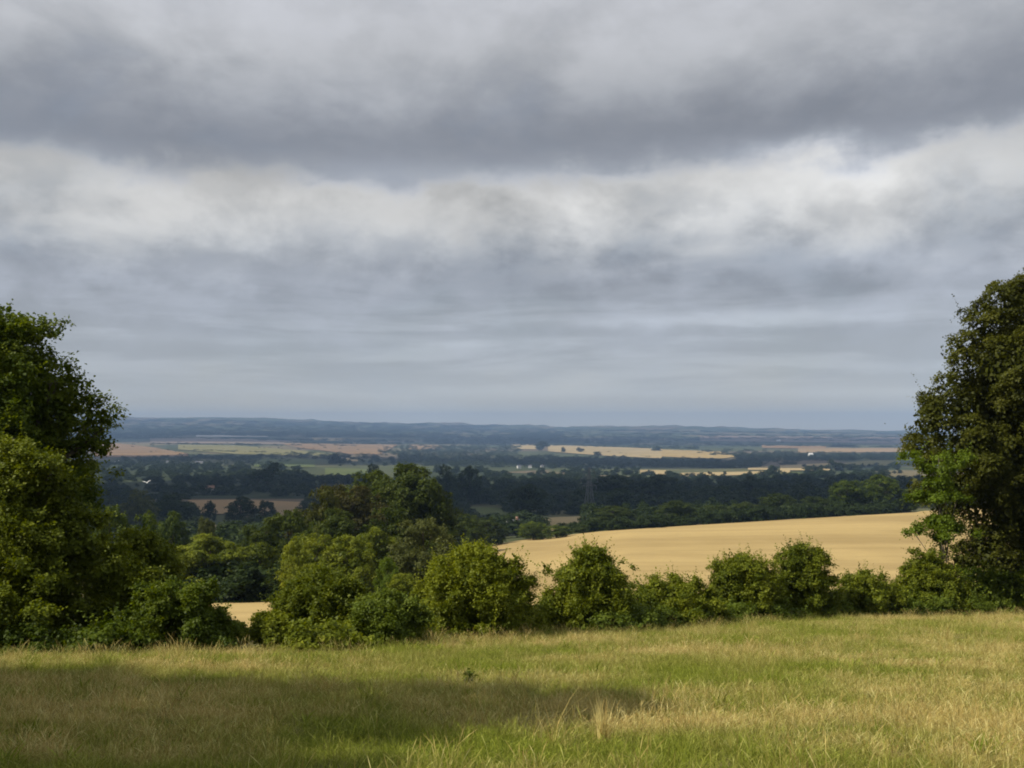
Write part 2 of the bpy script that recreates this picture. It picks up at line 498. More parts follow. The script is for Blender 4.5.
field('stubble_field', GOLD, [(455, 551), (520, 541), (600, 532), (700, 525.5), (800, 519.5), (905, 513.5), (1010, 508)],
      [(455, 606), (560, 606), (760, 604), (900, 600), (1010, 598)], n=70, m=30)
field('stubble_field', GOLD, [(205, 604), (262, 601), (300, 599)], [(205, 632), (300, 630)], n=10, m=6)
field('stubble_field', GOLD, [(372, 596), (400, 594)], [(372, 612), (400, 610)], n=6, m=4)
field('stubble_field', TAN, [(520, 520.5), (560, 518), (600, 517)], [(520, 534), (600, 530)], n=12, m=5)
field('brown_field', BROWN, [(188, 501), (240, 500.5), (305, 503)], [(188, 514), (305, 517)], n=12, m=5)
field('brown_field', TAN, [(214, 526), (256, 526)], [(214, 534), (256, 534)], n=6, m=3)
field('pasture', GREEN, [(466, 508), (515, 509)], [(466, 516), (515, 516)], n=6, m=3)
field('orange_field', ORANGE, [(95, 443), (120, 444), (150, 447.5), (188, 454)], [(95, 458), (150, 457.5), (188, 457)], n=16, m=5)
field('mauve_field', MAUVE, [(150, 438.5), (240, 439), (300, 442)], [(150, 443.5), (300, 445)], n=16, m=4)
field('hay_meadow', YGREEN, [(178, 445), (240, 446), (300, 451), (330, 455)], [(178, 450), (240, 455), (330, 458)], n=16, m=4)
field('pale_strip', WHITE, [(196, 435.6), (268, 435.8)], [(196, 437.2), (268, 437.4)], n=10, m=2)
field('pale_strip', TAN, [(312, 438), (342, 439)], [(312, 440.6), (342, 442)], n=6, m=2)
field('mauve_field', ORANGE, [(280, 444), (330, 444.4), (398, 445.3)], [(296, 448), (350, 454.5), (380, 455)], n=14, m=4)
field('pasture', GREEN, [(254, 459), (300, 459.5), (315, 461)], [(254, 467.5), (315, 468)], n=8, m=4)
field('pasture', GREEN, [(325, 468.5), (370, 470)], [(325, 475), (370, 477)], n=8, m=4)
field('hay_meadow', TAN, [(346, 457), (358, 457)], [(346, 462), (358, 462)], n=4, m=2)
field('mauve_field', ORANGE, [(409, 445), (442, 445.5)], [(409, 450), (442, 449)], n=6, m=3)
field('ripe_field', TAN, [(511, 444.4), (536, 444.8)], [(511, 449.5), (536, 450)], n=6, m=3)
field('ripe_field', TAN, [(548, 445.5), (600, 447), (662, 449.5)], [(548, 452), (600, 456), (662, 459)], n=16, m=4)
field('golden_field', GOLD, [(660, 450), (700, 451.3), (720, 452), (734, 456)], [(660, 457), (690, 458.5), (720, 459.5), (734, 457.5)], n=16, m=4)
field('ripe_field', TAN, [(640, 470.5), (666, 471)], [(640, 475), (666, 475)], n=6, m=3)
field('ripe_field', TAN, [(680, 473.5), (740, 472.5), (790, 470.5)], [(680, 477), (740, 475.8), (790, 474)], n=12, m=2)
field('hay_meadow', TAN, [(748, 467), (768, 467)], [(748, 470.5), (768, 470.5)], n=4, m=2)
field('hay_meadow', TAN, [(780, 466), (830, 463.7)], [(780, 471), (830, 471)], n=8, m=3)
field('hay_meadow', YGREEN, [(845, 463.5), (870, 461), (900, 461)], [(845, 466.5), (900, 466)], n=8, m=3)
field('pasture', GREEN, [(755, 474), (800, 473)], [(755, 479), (800, 478)], n=6, m=3)
field('mauve_field', ORANGE, [(762, 445.5), (826, 447)], [(762, 448.5), (826, 449.5)], n=8, m=2)
field('mauve_field', BROWN, [(798, 449), (905, 448.5)], [(798, 453.5), (905, 452.5)], n=8, m=3)
field('mauve_field', MAUVE, [(700, 436), (905, 438)], [(700, 441.5), (905, 444)], n=16, m=3)

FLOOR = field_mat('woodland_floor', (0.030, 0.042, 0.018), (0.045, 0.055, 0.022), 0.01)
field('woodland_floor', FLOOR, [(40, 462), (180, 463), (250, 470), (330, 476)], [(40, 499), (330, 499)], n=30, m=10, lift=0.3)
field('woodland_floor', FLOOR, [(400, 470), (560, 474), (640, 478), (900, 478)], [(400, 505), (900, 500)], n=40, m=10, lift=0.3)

# ------------------------------------------------------------------ foliage
def norm(a):
    return a / np.maximum(np.linalg.norm(a, axis=1, keepdims=True), 1e-9)


def leaves(rng, puffs, nleaf, size, per=12, spread=2.2, shoots=0.0, up=0.75, nsub=16, core=0.12, flat=0.6, core_r=0.68):
    """leaf-sized faces in sprigs over many small clumps that sit on the big ones -> verts, faces, tint"""
    pf = np.array(puffs, float)
    C, R = pf[:, :3], pf[:, 3:6]
    big = (R[:, 0] * R[:, 1] * R[:, 2]) ** (1 / 3)
    # small clumps
    k = np.repeat(np.arange(len(pf)), nsub)
    d = norm(rng.normal(size=(len(k), 3)) + np.array([0, 0, 0.25]))
    c2 = C[k] + d * R[k] * rng.uniform(0.62, 0.86, len(k))[:, None]
    q = np.full(len(c2), 9.0)
    for j in range(len(pf)):
        q = np.where(k == j, q, np.minimum(q, (((c2 - C[j]) / R[j]) ** 2).sum(1)))
    ok = q > 0.42
    c2, k = c2[ok], k[ok]
    r2 = big[k] * rng.uniform(0.15, 0.38, len(k))
    sub = np.stack([r2, r2, r2 * flat], -1)
    tone = rng.random(len(c2))
    ns = int(nleaf * (1 - core) / per)
    a2 = r2 ** 2
    i = rng.choice(len(c2), ns, p=a2 / a2.sum())
    N = rng.normal(size=(ns, 3)); N[:, 2] += 0.55; N = norm(N)
    S = c2[i] + N * sub[i] * (1.0 - np.abs(rng.normal(size=ns)) * 0.18)[:, None]
    out = norm(c2[i] - C[k[i]])
    N = norm(N * 0.8 + out * 0.35 + np.array([0, 0, up]))
    P_ = np.repeat(S, per, 0); Np = np.repeat(N, per, 0)
    j = rng.normal(size=P_.shape) * (size * spread * 0.5)
    j -= Np * (j * Np).sum(1, keepdims=True) * 0.6
    if shoots > 0:
        isx = np.repeat(rng.random(ns) < shoots, per)
        along = np.tile(np.linspace(0, 1, per), ns) * size * spread * 2.6 * np.repeat(rng.uniform(0.4, 1.5, ns), per)
        dirs = np.repeat(norm(out * 0.8 + rng.normal(size=N.shape) * 0.4 + np.array([0, 0, 0.6])), per, 0)
        P_ = np.where(isx[:, None], P_ + dirs * along[:, None] + j * 0.28, P_ + j)
    else:
        P_ = P_ + j
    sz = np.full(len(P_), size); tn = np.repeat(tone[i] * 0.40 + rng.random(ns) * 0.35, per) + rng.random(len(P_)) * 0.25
    # the inner mass of foliage
    nc = int(nleaf * core)
    w = big ** 3
    i = rng.choice(len(pf), nc, p=w / w.sum())
    dc = norm(rng.normal(size=(nc, 3)))
    Pc = C[i] + dc * R[i] * (rng.uniform(0.10, core_r, nc))[:, None]
    P_ = np.vstack([P_, Pc]); Np = np.vstack([Np, norm(dc + rng.normal(size=dc.shape) * 0.3)])
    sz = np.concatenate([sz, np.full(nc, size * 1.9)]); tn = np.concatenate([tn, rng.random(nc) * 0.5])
    n = len(P_)
    nn = norm(Np + rng.normal(size=(n, 3)) * 0.36)
    t = norm(np.cross(nn, rng.normal(size=(n, 3)))); b = np.cross(nn, t)
    L = sz[:, None] * rng.uniform(0.65, 1.25, n)[:, None]; Wd = L * rng.uniform(0.6, 0.9, n)[:, None]
    v0 = P_ - t * L * 0.5; v2 = P_ + t * L * 0.5 - nn * L * 0.12
    v1 = P_ + b * Wd * 0.5 + nn * L * 0.10; v3 = P_ - b * Wd * 0.5 + nn * L * 0.10
    V = np.stack([v0, v1, v2, v3], 1).reshape(-1, 3)
    return V, np.arange(n * 4).reshape(n, 4), tn


def limbs(rng, puffs, base_r, trunk_top, lean=(0, 0), stems=1, nlimb=14):
    V, Fc = [], []
    pf = np.array(puffs, float)
    tops = []
    for s in range(stems):
        ox, oy = (rng.normal(0, base_r * 2.2, 2) if stems > 1 else (0, 0))
        H = trunk_top * (rng.uniform(0.7, 1.0) if stems > 1 else 1)
        pts = [(ox, oy, -0.4)] + [(ox * (1 + 1.5 * q) + lean[0] * q + rng.normal(0, base_r * 0.25), oy * (1 + 1.5 * q) + lean[1] * q + rng.normal(0, base_r * 0.25), H * q) for q in (0.02, 0.25, 0.5, 0.75, 1.0)]
        k = 1.0 if stems == 1 else 0.6
        tube(V, Fc, pts, [base_r * 1.5 * k, base_r * 1.15 * k, base_r * k, base_r * 0.8 * k, base_r * 0.55 * k, base_r * 0.2 * k], 9)
        tops.append(pts)
    order = rng.permutation(len(pf))[:nlimb]
    for i in order:
        pts = tops[rng.integers(len(tops))]
        c = pf[i, :3]
        q = np.clip(c[2] / max(trunk_top, 0.1) - 0.3, 0.12, 0.95) * 5
        a = int(q); fr = q - a; a = min(a + 0, 4)
        p0 = np.array(pts[a]) * (1 - fr) + np.array(pts[a + 1]) * fr
        mid = (p0 + c) / 2 + np.array([0, 0, 0.12 * np.linalg.norm(c - p0)]) + rng.normal(0, 0.04, 3) * np.linalg.norm(c - p0)
        e = c + norm((c - p0)[None])[0] * pf[i, 3] * 0.5
        r0 = base_r * 0.42
        tube(V, Fc, [p0, mid, c, e], [r0, r0 * 0.65, r0 * 0.35, r0 * 0.08], 6)
        for _ in range(3):
            d = rng.normal(size=3); d[2] = abs(d[2]); d /= np.linalg.norm(d)
            tube(V, Fc, [mid * 0.4 + c * 0.6, c + d * pf[i, 3:6] * 0.5, c + d * pf[i, 3:6] * 0.85], [r0 * 0.3, r0 * 0.18, r0 * 0.04], 5)
    return np.array(V), np.array(Fc)


def circ_puffs(rng, circles, axis, dist, zbase, depth=1.0, turns=4, sat=4):
    """clumps seen in profile, given their own depth round the trunk"""
    out = []
    extra = []
    if sat > 1:                       # break every big clump into an uneven handful
        split = []
        for (cx, cy_, r) in circles:
            if r > 12:
                split.append((cx, cy_ + r * 0.12, r * 0.72))
                for k in range(5):
                    a = 2 * math.pi * (k + rng.uniform(-0.3, 0.3)) / 5; e = rng.uniform(0.45, 0.72)
                    split.append((cx + math.cos(a) * r * e, cy_ + math.sin(a) * r * e, r * rng.uniform(0.30, 0.52)))
            else:
                split.append((cx, cy_, r))
        circles = split
    for (cx, cy_, r) in circles:
        if r > 9:
            for _ in range(min(sat, 2)):
                a = rng.uniform(-0.3, 3.44); q = rng.uniform(0.16, 0.42); e = rng.uniform(0.85, 1.18)
                extra.append((cx + math.cos(a) * r * e, cy_ - math.sin(a) * r * e * 0.95, r * q))
    circles = [(a, b, r * (0.9 if r > 9 and sat > 1 else 1.0)) for a, b, r in circles]
    for (cx, cy_, r) in list(circles) + extra:
        X_ = (cx - axis) / F * dist; Z_ = ztop(cy_, dist) - zbase; R_ = r / F * dist
        out.append((X_, rng.normal(0, 0.25) * R_, Z_, R_, R_ * 0.95, R_ * 0.9))
        if abs(X_) < R_ * 0.5:
            for s in (-1, 1):
                out.append((X_ * 0.5, s * R_ * 0.8 * depth, Z_ - 0.1 * R_, R_ * 0.85, R_ * 0.8, R_ * 0.8))
        else:
            for k in range(1, turns + 1):
                a = 2 * math.pi * k / (turns + 1) + rng.normal(0, 0.2)
                rr = abs(X_) * rng.uniform(0.8, 1.0)
                sgn = 1 if X_ > 0 else -1
                out.append((sgn * rr * math.cos(a), sgn * rr * math.sin(a) * depth, Z_ + rng.normal(0, 0.12) * R_, R_ * rng.uniform(0.8, 1.0), R_ * 0.9, R_ * 0.85))
    return out


def grow(name, loc, label, cat, puffs, nleaf, size, mat, seed, group=None, trunk_r=0.12, trunk_top=None, stems=1, nlimb=14, **kw):
    rng = np.random.default_rng(seed)
    V, Fq, tint = leaves(rng, puffs, nleaf, size, **kw)
    keep = V.reshape(-1, 4, 3)[:, :, 2].min(1) > -0.6
    Vk = V.reshape(-1, 4, 3)[keep].reshape(-1, 3); Fk = np.arange(len(Vk)).reshape(-1, 4)
    root = empty(name, loc, label, cat, group)
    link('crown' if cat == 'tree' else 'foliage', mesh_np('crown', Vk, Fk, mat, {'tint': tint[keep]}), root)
    top = trunk_top if trunk_top else max(p[2] for p in puffs)
    v, f = limbs(rng, puffs, trunk_r, top, stems=stems, nlimb=nlimb)
    link('trunk' if cat == 'tree' else 'stem', mesh_np('trunk', v, f, M_BARK, smooth=True), root)
    return root


def near(name, label, cat, axis, dist, circles, nleaf, size, mat, seed, **kw):
    x, y, z = at(axis, dist)
    rng = np.random.default_rng(seed + 500)
    dp = kw.pop('depth', 1.0); sat = kw.pop('sat', 4)
    return grow(name, (x, y, z), label, cat, circ_puffs(rng, circles, axis, dist, z, dp, 4, sat), nleaf, size, mat, seed, **kw)


# ---- the two large framing trees
near('oak_tree', 'tall dark green broadleaf tree rising above the meadow edge at the far left', 'tree', -6, 30,
     [(30, 328, 17), (56, 330, 10), (12, 336, 14), (40, 356, 16), (64, 366, 12), (80, 388, 16), (98, 400, 13), (52, 382, 20), (0, 362, 28), (-35, 345, 34), (-20, 375, 45), (35, 392, 38), (62, 402, 26), (88, 420, 24), (112, 415, 14), (70, 448, 32), (95, 440, 20), (20, 440, 45),
      (-60, 400, 55), (45, 490, 42), (-20, 500, 55), (85, 492, 24), (15, 550, 50), (-70, 480, 60)],
     150000, 0.105, M_OAK, 11, sat=6, trunk_r=0.34, nlimb=26, shoots=0.03)
near('field_maple', 'broad sunlit yellow-green maple in front of the tall dark oak at left', 'tree', 15, 25.5,
     [(20, 470, 30), (-15, 480, 34), (50, 485, 28), (70, 515, 28), (20, 530, 40), (92, 545, 34), (116, 568, 32), (145, 590, 30), (50, 580, 45), (0, 590, 50), (95, 610, 36), (130, 605, 26), (40, 628, 36), (-40, 560, 50), (-40, 630, 40)],
     160000, 0.082, M_MAPLE, 12, trunk_r=0.20, nlimb=20, shoots=0.05)
near('hazel_bush', 'pale green rounded bush behind the maple, right of it', 'bush', 140, 31,
     [(148, 552, 22), (122, 562, 24), (168, 572, 18), (150, 592, 28), (120, 605, 26), (178, 606, 18)],
     40000, 0.10, M_MAPLE, 13, trunk_r=0.07, stems=4, group=None)
near('elder_bush', 'low dark shady bush sloping down to the meadow left of the golden gap', 'bush', 180, 23.5,
     [(160, 606, 24), (186, 614, 22), (198, 620, 15), (140, 628, 26), (170, 636, 24), (198, 640, 17), (120, 640, 22), (215, 645, 8)],
     70000, 0.07, M_OAK, 14, trunk_r=0.05, stems=5)
near('beech_tree', 'huge bronze-green beech tree filling the right edge of the view', 'tree', 1075, 47,
     [(1012, 304, 34), (990, 310, 18), (1060, 296, 48), (982, 330, 28), (962, 350, 24), (1000, 370, 46), (952, 380, 22), (955, 408, 34), (1030, 420, 50), (930, 428, 30), (955, 455, 44), (916, 452, 22), (935, 400, 18), (1000, 410, 44), (1010, 470, 50), (925, 488, 22), (985, 440, 36), (975, 478, 30),
      (1070, 350, 70), (1100, 480, 80), (955, 502, 26), (985, 508, 26), (1012, 515, 34), (1045, 530, 44), (990, 540, 26), (1000, 528, 34), (985, 560, 34), (1030, 575, 44), (955, 560, 24), (1080, 560, 60), (975, 590, 26), (1020, 600, 28), (1150, 380, 60)],
     420000, 0.125, M_BEECH, 15, trunk_r=0.55, nlimb=34, shoots=0.03, core=0.22, core_r=0.86, sat=0)
near('sycamore_sapling', 'small bright lime-green tree leaning out below the great beech', 'tree', 938, 43,
     [(903, 456, 5), (916, 461, 5), (924, 470, 6), (930, 483, 7), (918, 496, 6), (906, 498, 4), (930, 497, 6), (916, 528, 7), (930, 523, 9), (944, 521, 6), (904, 533, 4), (942, 538, 7)],
     16000, 0.10, M_BRIGHT, 16, trunk_r=0.07, nlimb=10, shoots=0.06)

# ---- hedge bushes along the meadow edge
HG = 'bushes in the hedge along the meadow edge'
near('hawthorn_bush', 'small dark bush right of the gap showing golden field', 'bush', 274, 24.5,
     [(286, 622, 9), (268, 643, 6), (288, 634, 12), (278, 645, 9)], 20000, 0.065, M_HAW, 21, trunk_r=0.03, stems=3, group=HG)
near('hawthorn_bush', 'rounded dark bush with olive top, between small dark bush and low bright shrub', 'bush', 322, 26,
     [(318, 582, 13), (334, 586, 14), (300, 592, 15), (284, 604, 12), (352, 592, 14), (366, 600, 9), (322, 614, 32), (290, 622, 18), (358, 620, 20), (325, 635, 26)], 75000, 0.062, M_HAW, 22, trunk_r=0.06, stems=4, group=HG, shoots=0.16)
near('bramble_bush', 'low fresh-green bramble shrub at left foot of the biggest hedge bush', 'bush', 388, 24.2,
     [(394, 600, 9), (380, 608, 10), (408, 606, 10), (368, 620, 11), (392, 618, 12), (354, 634, 9), (376, 632, 12), (404, 630, 14), (420, 622, 12), (362, 644, 8), (388, 644, 9), (412, 642, 9)], 50000, 0.062, M_BRAMBLE, 23, trunk_r=0.03, stems=5, group=HG)
near('hawthorn_bush', 'biggest round hedge bush in the middle of the meadow edge', 'bush', 475, 27.5,
     [(478, 556, 14), (462, 562, 15), (494, 560, 13), (444, 574, 17), (512, 568, 13), (480, 576, 24), (526, 584, 12), (428, 592, 16), (480, 592, 34), (518, 596, 22), (446, 612, 26), (492, 618, 34), (526, 618, 18), (425, 618, 16), (465, 630, 22), (505, 632, 16)],
     140000, 0.064, M_HAW, 24, trunk_r=0.08, stems=5, group=HG, shoots=0.16, nlimb=20)
near('hawthorn_bush', 'pointed dark bush with bare twig at its left, right of the biggest bush', 'bush', 590, 30,
     [(580, 556, 9), (590, 562, 11), (604, 568, 14), (566, 572, 12), (618, 580, 10), (590, 590, 26), (558, 596, 20), (613, 594, 18), (575, 612, 24), (605, 612, 20), (548, 615, 16), (548, 572, 4), (544, 566, 3)],
     85000, 0.068, M_HAW, 25, trunk_r=0.06, stems=4, group=HG, shoots=0.16)
near('hawthorn_bush', 'low spreading bush sloping up between the pointed bush and the twin bushes', 'bush', 672, 33,
     [(694, 584, 7), (680, 590, 8), (664, 597, 10), (706, 593, 8), (645, 604, 10), (630, 611, 8), (680, 606, 16), (708, 606, 12), (655, 612, 12), (718, 612, 9)],
     48000, 0.07, M_HAW, 26, trunk_r=0.04, stems=4, group=HG, shoots=0.16)
near('hawthorn_bush', 'left and rounder of the twin dark bushes before the golden field', 'bush', 742, 37,
     [(738, 564, 10), (724, 570, 10), (752, 566, 11), (768, 574, 12), (715, 582, 9), (742, 584, 19), (765, 588, 16), (722, 596, 13), (745, 602, 16), (776, 600, 12)],
     48000, 0.074, M_HAW, 27, trunk_r=0.06, stems=3, group=HG, shoots=0.16)
near('hawthorn_bush', 'right and taller of the twin dark bushes before the golden field', 'bush', 800, 38.5,
     [(814, 554, 9), (800, 560, 12), (824, 560, 7), (785, 566, 9), (808, 574, 18), (826, 580, 9), (788, 584, 17), (815, 594, 16), (835, 598, 9), (795, 602, 14)],
     54000, 0.074, M_HAW, 28, trunk_r=0.06, stems=3, group=HG, shoots=0.16)
near('bramble_bush', 'low feathery hedge bush between the twin bushes and the bushes under the beech', 'bush', 862, 40,
     [(862, 583, 10), (848, 590, 10), (880, 588, 11), (865, 597, 14), (845, 600, 10), (890, 599, 12)],
     30000, 0.076, M_HAW, 29, trunk_r=0.03, stems=4, group=HG, shoots=0.12)
near('hawthorn_bush', 'large light green bush piled up at the left foot of the beech', 'bush', 925, 42.5,
     [(918, 562, 11), (905, 575, 13), (930, 572, 15), (945, 585, 20), (915, 590, 18), (893, 594, 12), (960, 598, 16), (930, 603, 16)],
     66000, 0.076, M_HAW, 30, trunk_r=0.06, stems=4, group=HG, shoots=0.06)
near('hawthorn_bush', 'dark bush in the shade under the beech at the right edge', 'bush', 1000, 45,
     [(990, 592, 18), (1015, 590, 20), (1045, 588, 24), (970, 602, 14), (1005, 604, 14)], 24000, 0.11, M_OAK, 31, trunk_r=0.06, stems=3, group=HG)

# low bramble bank that runs along the foot of the hedge, nobody could count its shoots
EDGE = [(-120, 20.2), (0, 20.3), (240, 20.0), (350, 21.0), (430, 23.5), (500, 26.5), (620, 30), (700, 34), (800, 38.5), (900, 41), (1024, 43), (1150, 44)]


def edge_dist(px):
    return np.interp(px, [e[0] for e in EDGE], [e[1] for e in EDGE])


def bank(name, mat, x0, x1, off0, off1, h, n, seed, nleaf, size=0.095):
    rng = np.random.default_rng(seed)
    pf = []
    for i in range(n):
        px_ = rng.uniform(x0, x1); d = edge_dist(px_) + rng.uniform(off0, off1)
        x, y, z = at(px_, d); r = h * rng.uniform(0.5, 1.1)
        pf.append((x, y, z + r * 0.25, r * 1.5, r * 1.1, r))
    V, Fq, tint = leaves(rng, pf, nleaf, size, shoots=0.08)
    return kind(link(name, mesh_np(name, V, Fq, mat, {'tint': tint})), 'stuff')


bank('bramble_bank', M_BRAMBLE, 600, 1000, -0.4, 2.4, 0.70, 95, 41, 70000)
bank('bramble_bank', M_OAK, -100, 205, 1.6, 4.5, 0.6, 32, 42, 26000)
bank('bramble_bank', M_HAW, 290, 430, 1.4, 4.5, 0.6, 18, 45, 18000)
bank('hedge_bottom', M_HAW, 520, 960, 1.2, 3.5, 1.15, 40, 46, 75000, 0.08)
bank('nettle_bank', M_MAPLE, 400, 620, 1.0, 3.5, 0.40, 20, 43, 11000)
bank('nettle_bank', M_BRAMBLE, 600, 980, -1.4, 0.6, 0.62, 90, 44, 60000, 0.075)

# ------------------------------------------------------------------ shared trees for the middle and far distance
def env_puffs(rng, n, zlo=0.12, fat=0.35, taper=0.0, r=0.17):
    out = [(0, 0, 0.42, 0.30, 0.30, 0.40)]
    for i in range(n):
        zf = rng.uniform(0.0, 1.0) ** 0.85; a = rng.uniform(0, 6.283)
        prof = math.sqrt(max(1 - ((zf - fat) / (1.03 - fat)) ** 2, 0)) if zf > fat else 0.78 + 0.22 * zf / fat
        prof *= 1 - taper * zf
        R_ = r * rng.uniform(0.75, 1.2)
        rr = max(0.52 * prof - R_ * 0.8, 0.0) * rng.uniform(0.8, 1.06)
        out.append((rr * math.cos(a), rr * math.sin(a), zlo + (0.93 - R_ * 0.5 - zlo) * zf, R_, R_, R_ * 0.85))
    return out


def variant(seed, nleaf, size, zlo=0.10, fat=0.35, taper=0.0, n=26, r=0.17, per=10, nsub=8):
    rng = np.random.default_rng(seed)
    pf = env_puffs(rng, n, zlo, fat, taper, r)
    V, Fq, tint = leaves(rng, pf, nleaf, size, per=per, spread=1.8, nsub=nsub)
    v, f = limbs(rng, pf, 0.022, 0.8, nlimb=8)
    return (V, Fq, tint), (v, f)


VAR = [variant(100 + i, 17000, 0.024, zlo=[0.04, 0.06, 0.03, 0.10, 0.02][i], fat=[0.5, 0.55, 0.45, 0.4, 0.6][i], taper=[0, 0.0, 0, 0.12, 0.0][i], n=30) for i in range(5)]
FARV = [variant(200 + i, 1900, 0.062, zlo=0.02, fat=[0.3, 0.4, 0.35, 0.45, 0.4][i], taper=[0, 0.1, 0.15, 0, 0.05][i], n=12, r=0.2, per=6, nsub=5) for i in range(5)]
VAR.append(variant(140, 24000, 0.026, zlo=0.10, fat=0.5, n=36, r=0.14))
_cache = {}


def shared_mesh(lod, i, mat):
    key = (lod, i, mat.name)
    if key not in _cache:
        (V, Fq, tint), (v, f) = (VAR if lod == 'mid' else FARV)[i]
        _cache[key] = (mesh_np('crown', V, Fq, mat, {'tint': tint}), mesh_np('trunk', v, f, M_BARK, smooth=True))
    return _cache[key]


_tr = np.random.default_rng(77)


def tree(label, px_, top, wpx, dist, mat, lod='mid', var=None, group=None, name='broadleaf_tree', sink=0.0):
    x, y, z = at(px_, dist)
    h = ztop(top, dist) - z; w = wpx / F * dist
    i = int(_tr.integers(5)) if var is None else var
    cm, tm = shared_mesh(lod, i, mat)
    root = empty(name, (x, y, z - sink), label, 'tree', group, float(_tr.uniform(0, 6.28)))
    sc = (w * 1.12, w * 1.12, h * 1.02)
    for nm, me in (('crown', cm), ('trunk', tm)):
        o = link(nm, me, root); o.scale = sc
    return root


MG = 'trees in the wooded dip below the meadow'
for a in [
    ('round fresh green tree above the gap of golden field, left of the copse', 212, 534, 76, 122, M_MAPLE, 0),
    ('olive tree touching the right side of the round fresh green tree', 262, 541, 54, 130, M_HAW, 1),
    ('slim pale green tree standing in front of the dark copse slope', 300, 535, 44, 92, M_MAPLE, 3),
    ('broad olive tree with flat top at the foot of the copse', 352, 533, 66, 88, M_HAW, 2),
    ('rounded grey-green tree at the right foot of the copse', 424, 514, 72, 100, M_WILLOW, 4),
    ('small bright lime tree beside the grassy ride, under the grey-green tree', 388, 556, 26, 80, M_BRIGHT, 1),
    ('yellow-tinged tree at the top left end of the copse', 322, 483, 60, 155, M_BEECH, 3),
    ('dark purple copper beech in the heart of the copse', 344, 479, 96, 165, M_COPPER, 4),
    ('tallest dark green oak crowning the copse', 404, 465, 100, 175, M_COPSE_SHADED, 0),
    ('dark tree on the left shoulder of the tallest oak', 372, 468, 90, 182, M_COPSE_SHADED, 2),
    ('dark green tree on the right shoulder of the tallest oak', 430, 476, 56, 172, M_COPSE_SHADED, 2),
    ('dark green tree stepping down the left slope of the copse', 292, 508, 64, 145, M_COPSE_SHADED, 1),
    ('low dark tree at the left foot of the copse slope', 258, 521, 56, 140, M_COPSE_SHADED, 4),
    ('shadowy tree below the copper beech', 332, 510, 76, 130, M_COPSE_SHADED, 0),
    ('dark rounded tree between the copse and the grey-green tree', 388, 502, 76, 132, M_COPSE_SHADED, 3),
    ('dark tree closing the left corner of the stubble field', 464, 513, 52, 290, M_COPSE_SHADED, 2),
    ('second dark tree along the left corner of the stubble field', 488, 517, 40, 330, M_COPSE_SHADED, 1),
    ('small dark tree where the hedge meets the stubble field corner', 533, 524, 26, 345, M_COPSE_SHADED, 3),
    ('dark conical tree behind the hazel at left', 146, 508, 44, 130, M_OAK, 3),
    ('small grey-green tree above the round fresh green tree', 206, 516, 28, 200, M_WILLOW, 1),
    ('dark tree in the valley at left, beside the conical tree', 172, 512, 40, 190, M_OAK, 0),
    ('dark tree behind the left oak above the hazel', 112, 500, 50, 120, M_OAK, 4),
    ('olive tree filling the dip behind the dark hedge bush', 318, 560, 50, 70, M_HAW, 4),
    ('low olive tree behind the gap of golden field', 284, 566, 46, 118, M_HAW, 0),
    ('broad sunlit tree in the middle of the dip, below the copper beech', 372, 528, 64, 108, M_HAW, 0),
    ('dark green tree filling the dip between the grey-green tree and the biggest hedge bush', 446, 532, 52, 116, M_COPSE_SHADED, 1),
    ('rounded mid green tree stepping down from the copse to the flat-topped tree', 316, 530, 60, 112, M_HAW, 4),
    ('low green tree behind the left end of the biggest hedge bush', 405, 572, 40, 60, M_HAW, 2),
    ('low green tree behind the olive tree right of the gap', 236, 560, 50, 126, M_MAPLE, 2),
]:
    lb, px_, tp, w, d, m, v = a
    tree(lb, px_, tp, w, d, m, var=v, group=MG)

HF = 'trees in the hedge along the far side of the stubble field'
for a in [
    ('round tree standing alone on the far hedge of the stubble field, left part', 612, 506, 42, 372, M_COPSE_SHADED, 0),
    ('broad tree on the far hedge, over the middle of the stubble field', 676, 500, 42, 385, M_COPSE_SHADED, 2),
    ('small low tree between the two rounded trees of the far hedge', 643, 516, 30, 375, M_COPSE_SHADED, 1),
    ('low tree right of the broad tree on the far hedge', 712, 504, 36, 400, M_COPSE_SHADED, 4),
    ('dark tree on the far hedge above the twin bushes', 742, 502, 36, 402, M_COPSE_SHADED, 0),
    ('wide dark tree on the far hedge right of the twin bushes', 776, 493, 44, 405, M_COPSE_SHADED, 2),
    ('tall rounded tree in the far hedge, left of a close pair', 812, 496, 38, 410, M_COPSE_SHADED, 1),
    ('left tree of the tall close pair at the far hedge', 846, 478, 40, 412, M_OAK, 4),
    ('right tree of the tall close pair at the far hedge', 878, 475, 42, 414, M_OAK, 0),
    ('tree on the far hedge just left of the lime-green sapling', 905, 488, 34, 415, M_OAK, 3),
    ('low hedge tree at the left end of the stubble field', 556, 525, 30, 345, M_OAK, 1),
    ('dark low tree left of the stubble field end', 534, 521, 34, 360, M_OAK, 2),
    ('low shrubby tree just left of the lone round hedge tree', 583, 524, 26, 360, M_COPSE_SHADED, 3),
    ('tree on the far hedge behind the beech gap', 940, 484, 40, 420, M_OAK, 2),
]:
    lb, px_, tp, w, d, m, v = a
    tree(lb, px_, tp, w, d, m, var=v, group=HF)


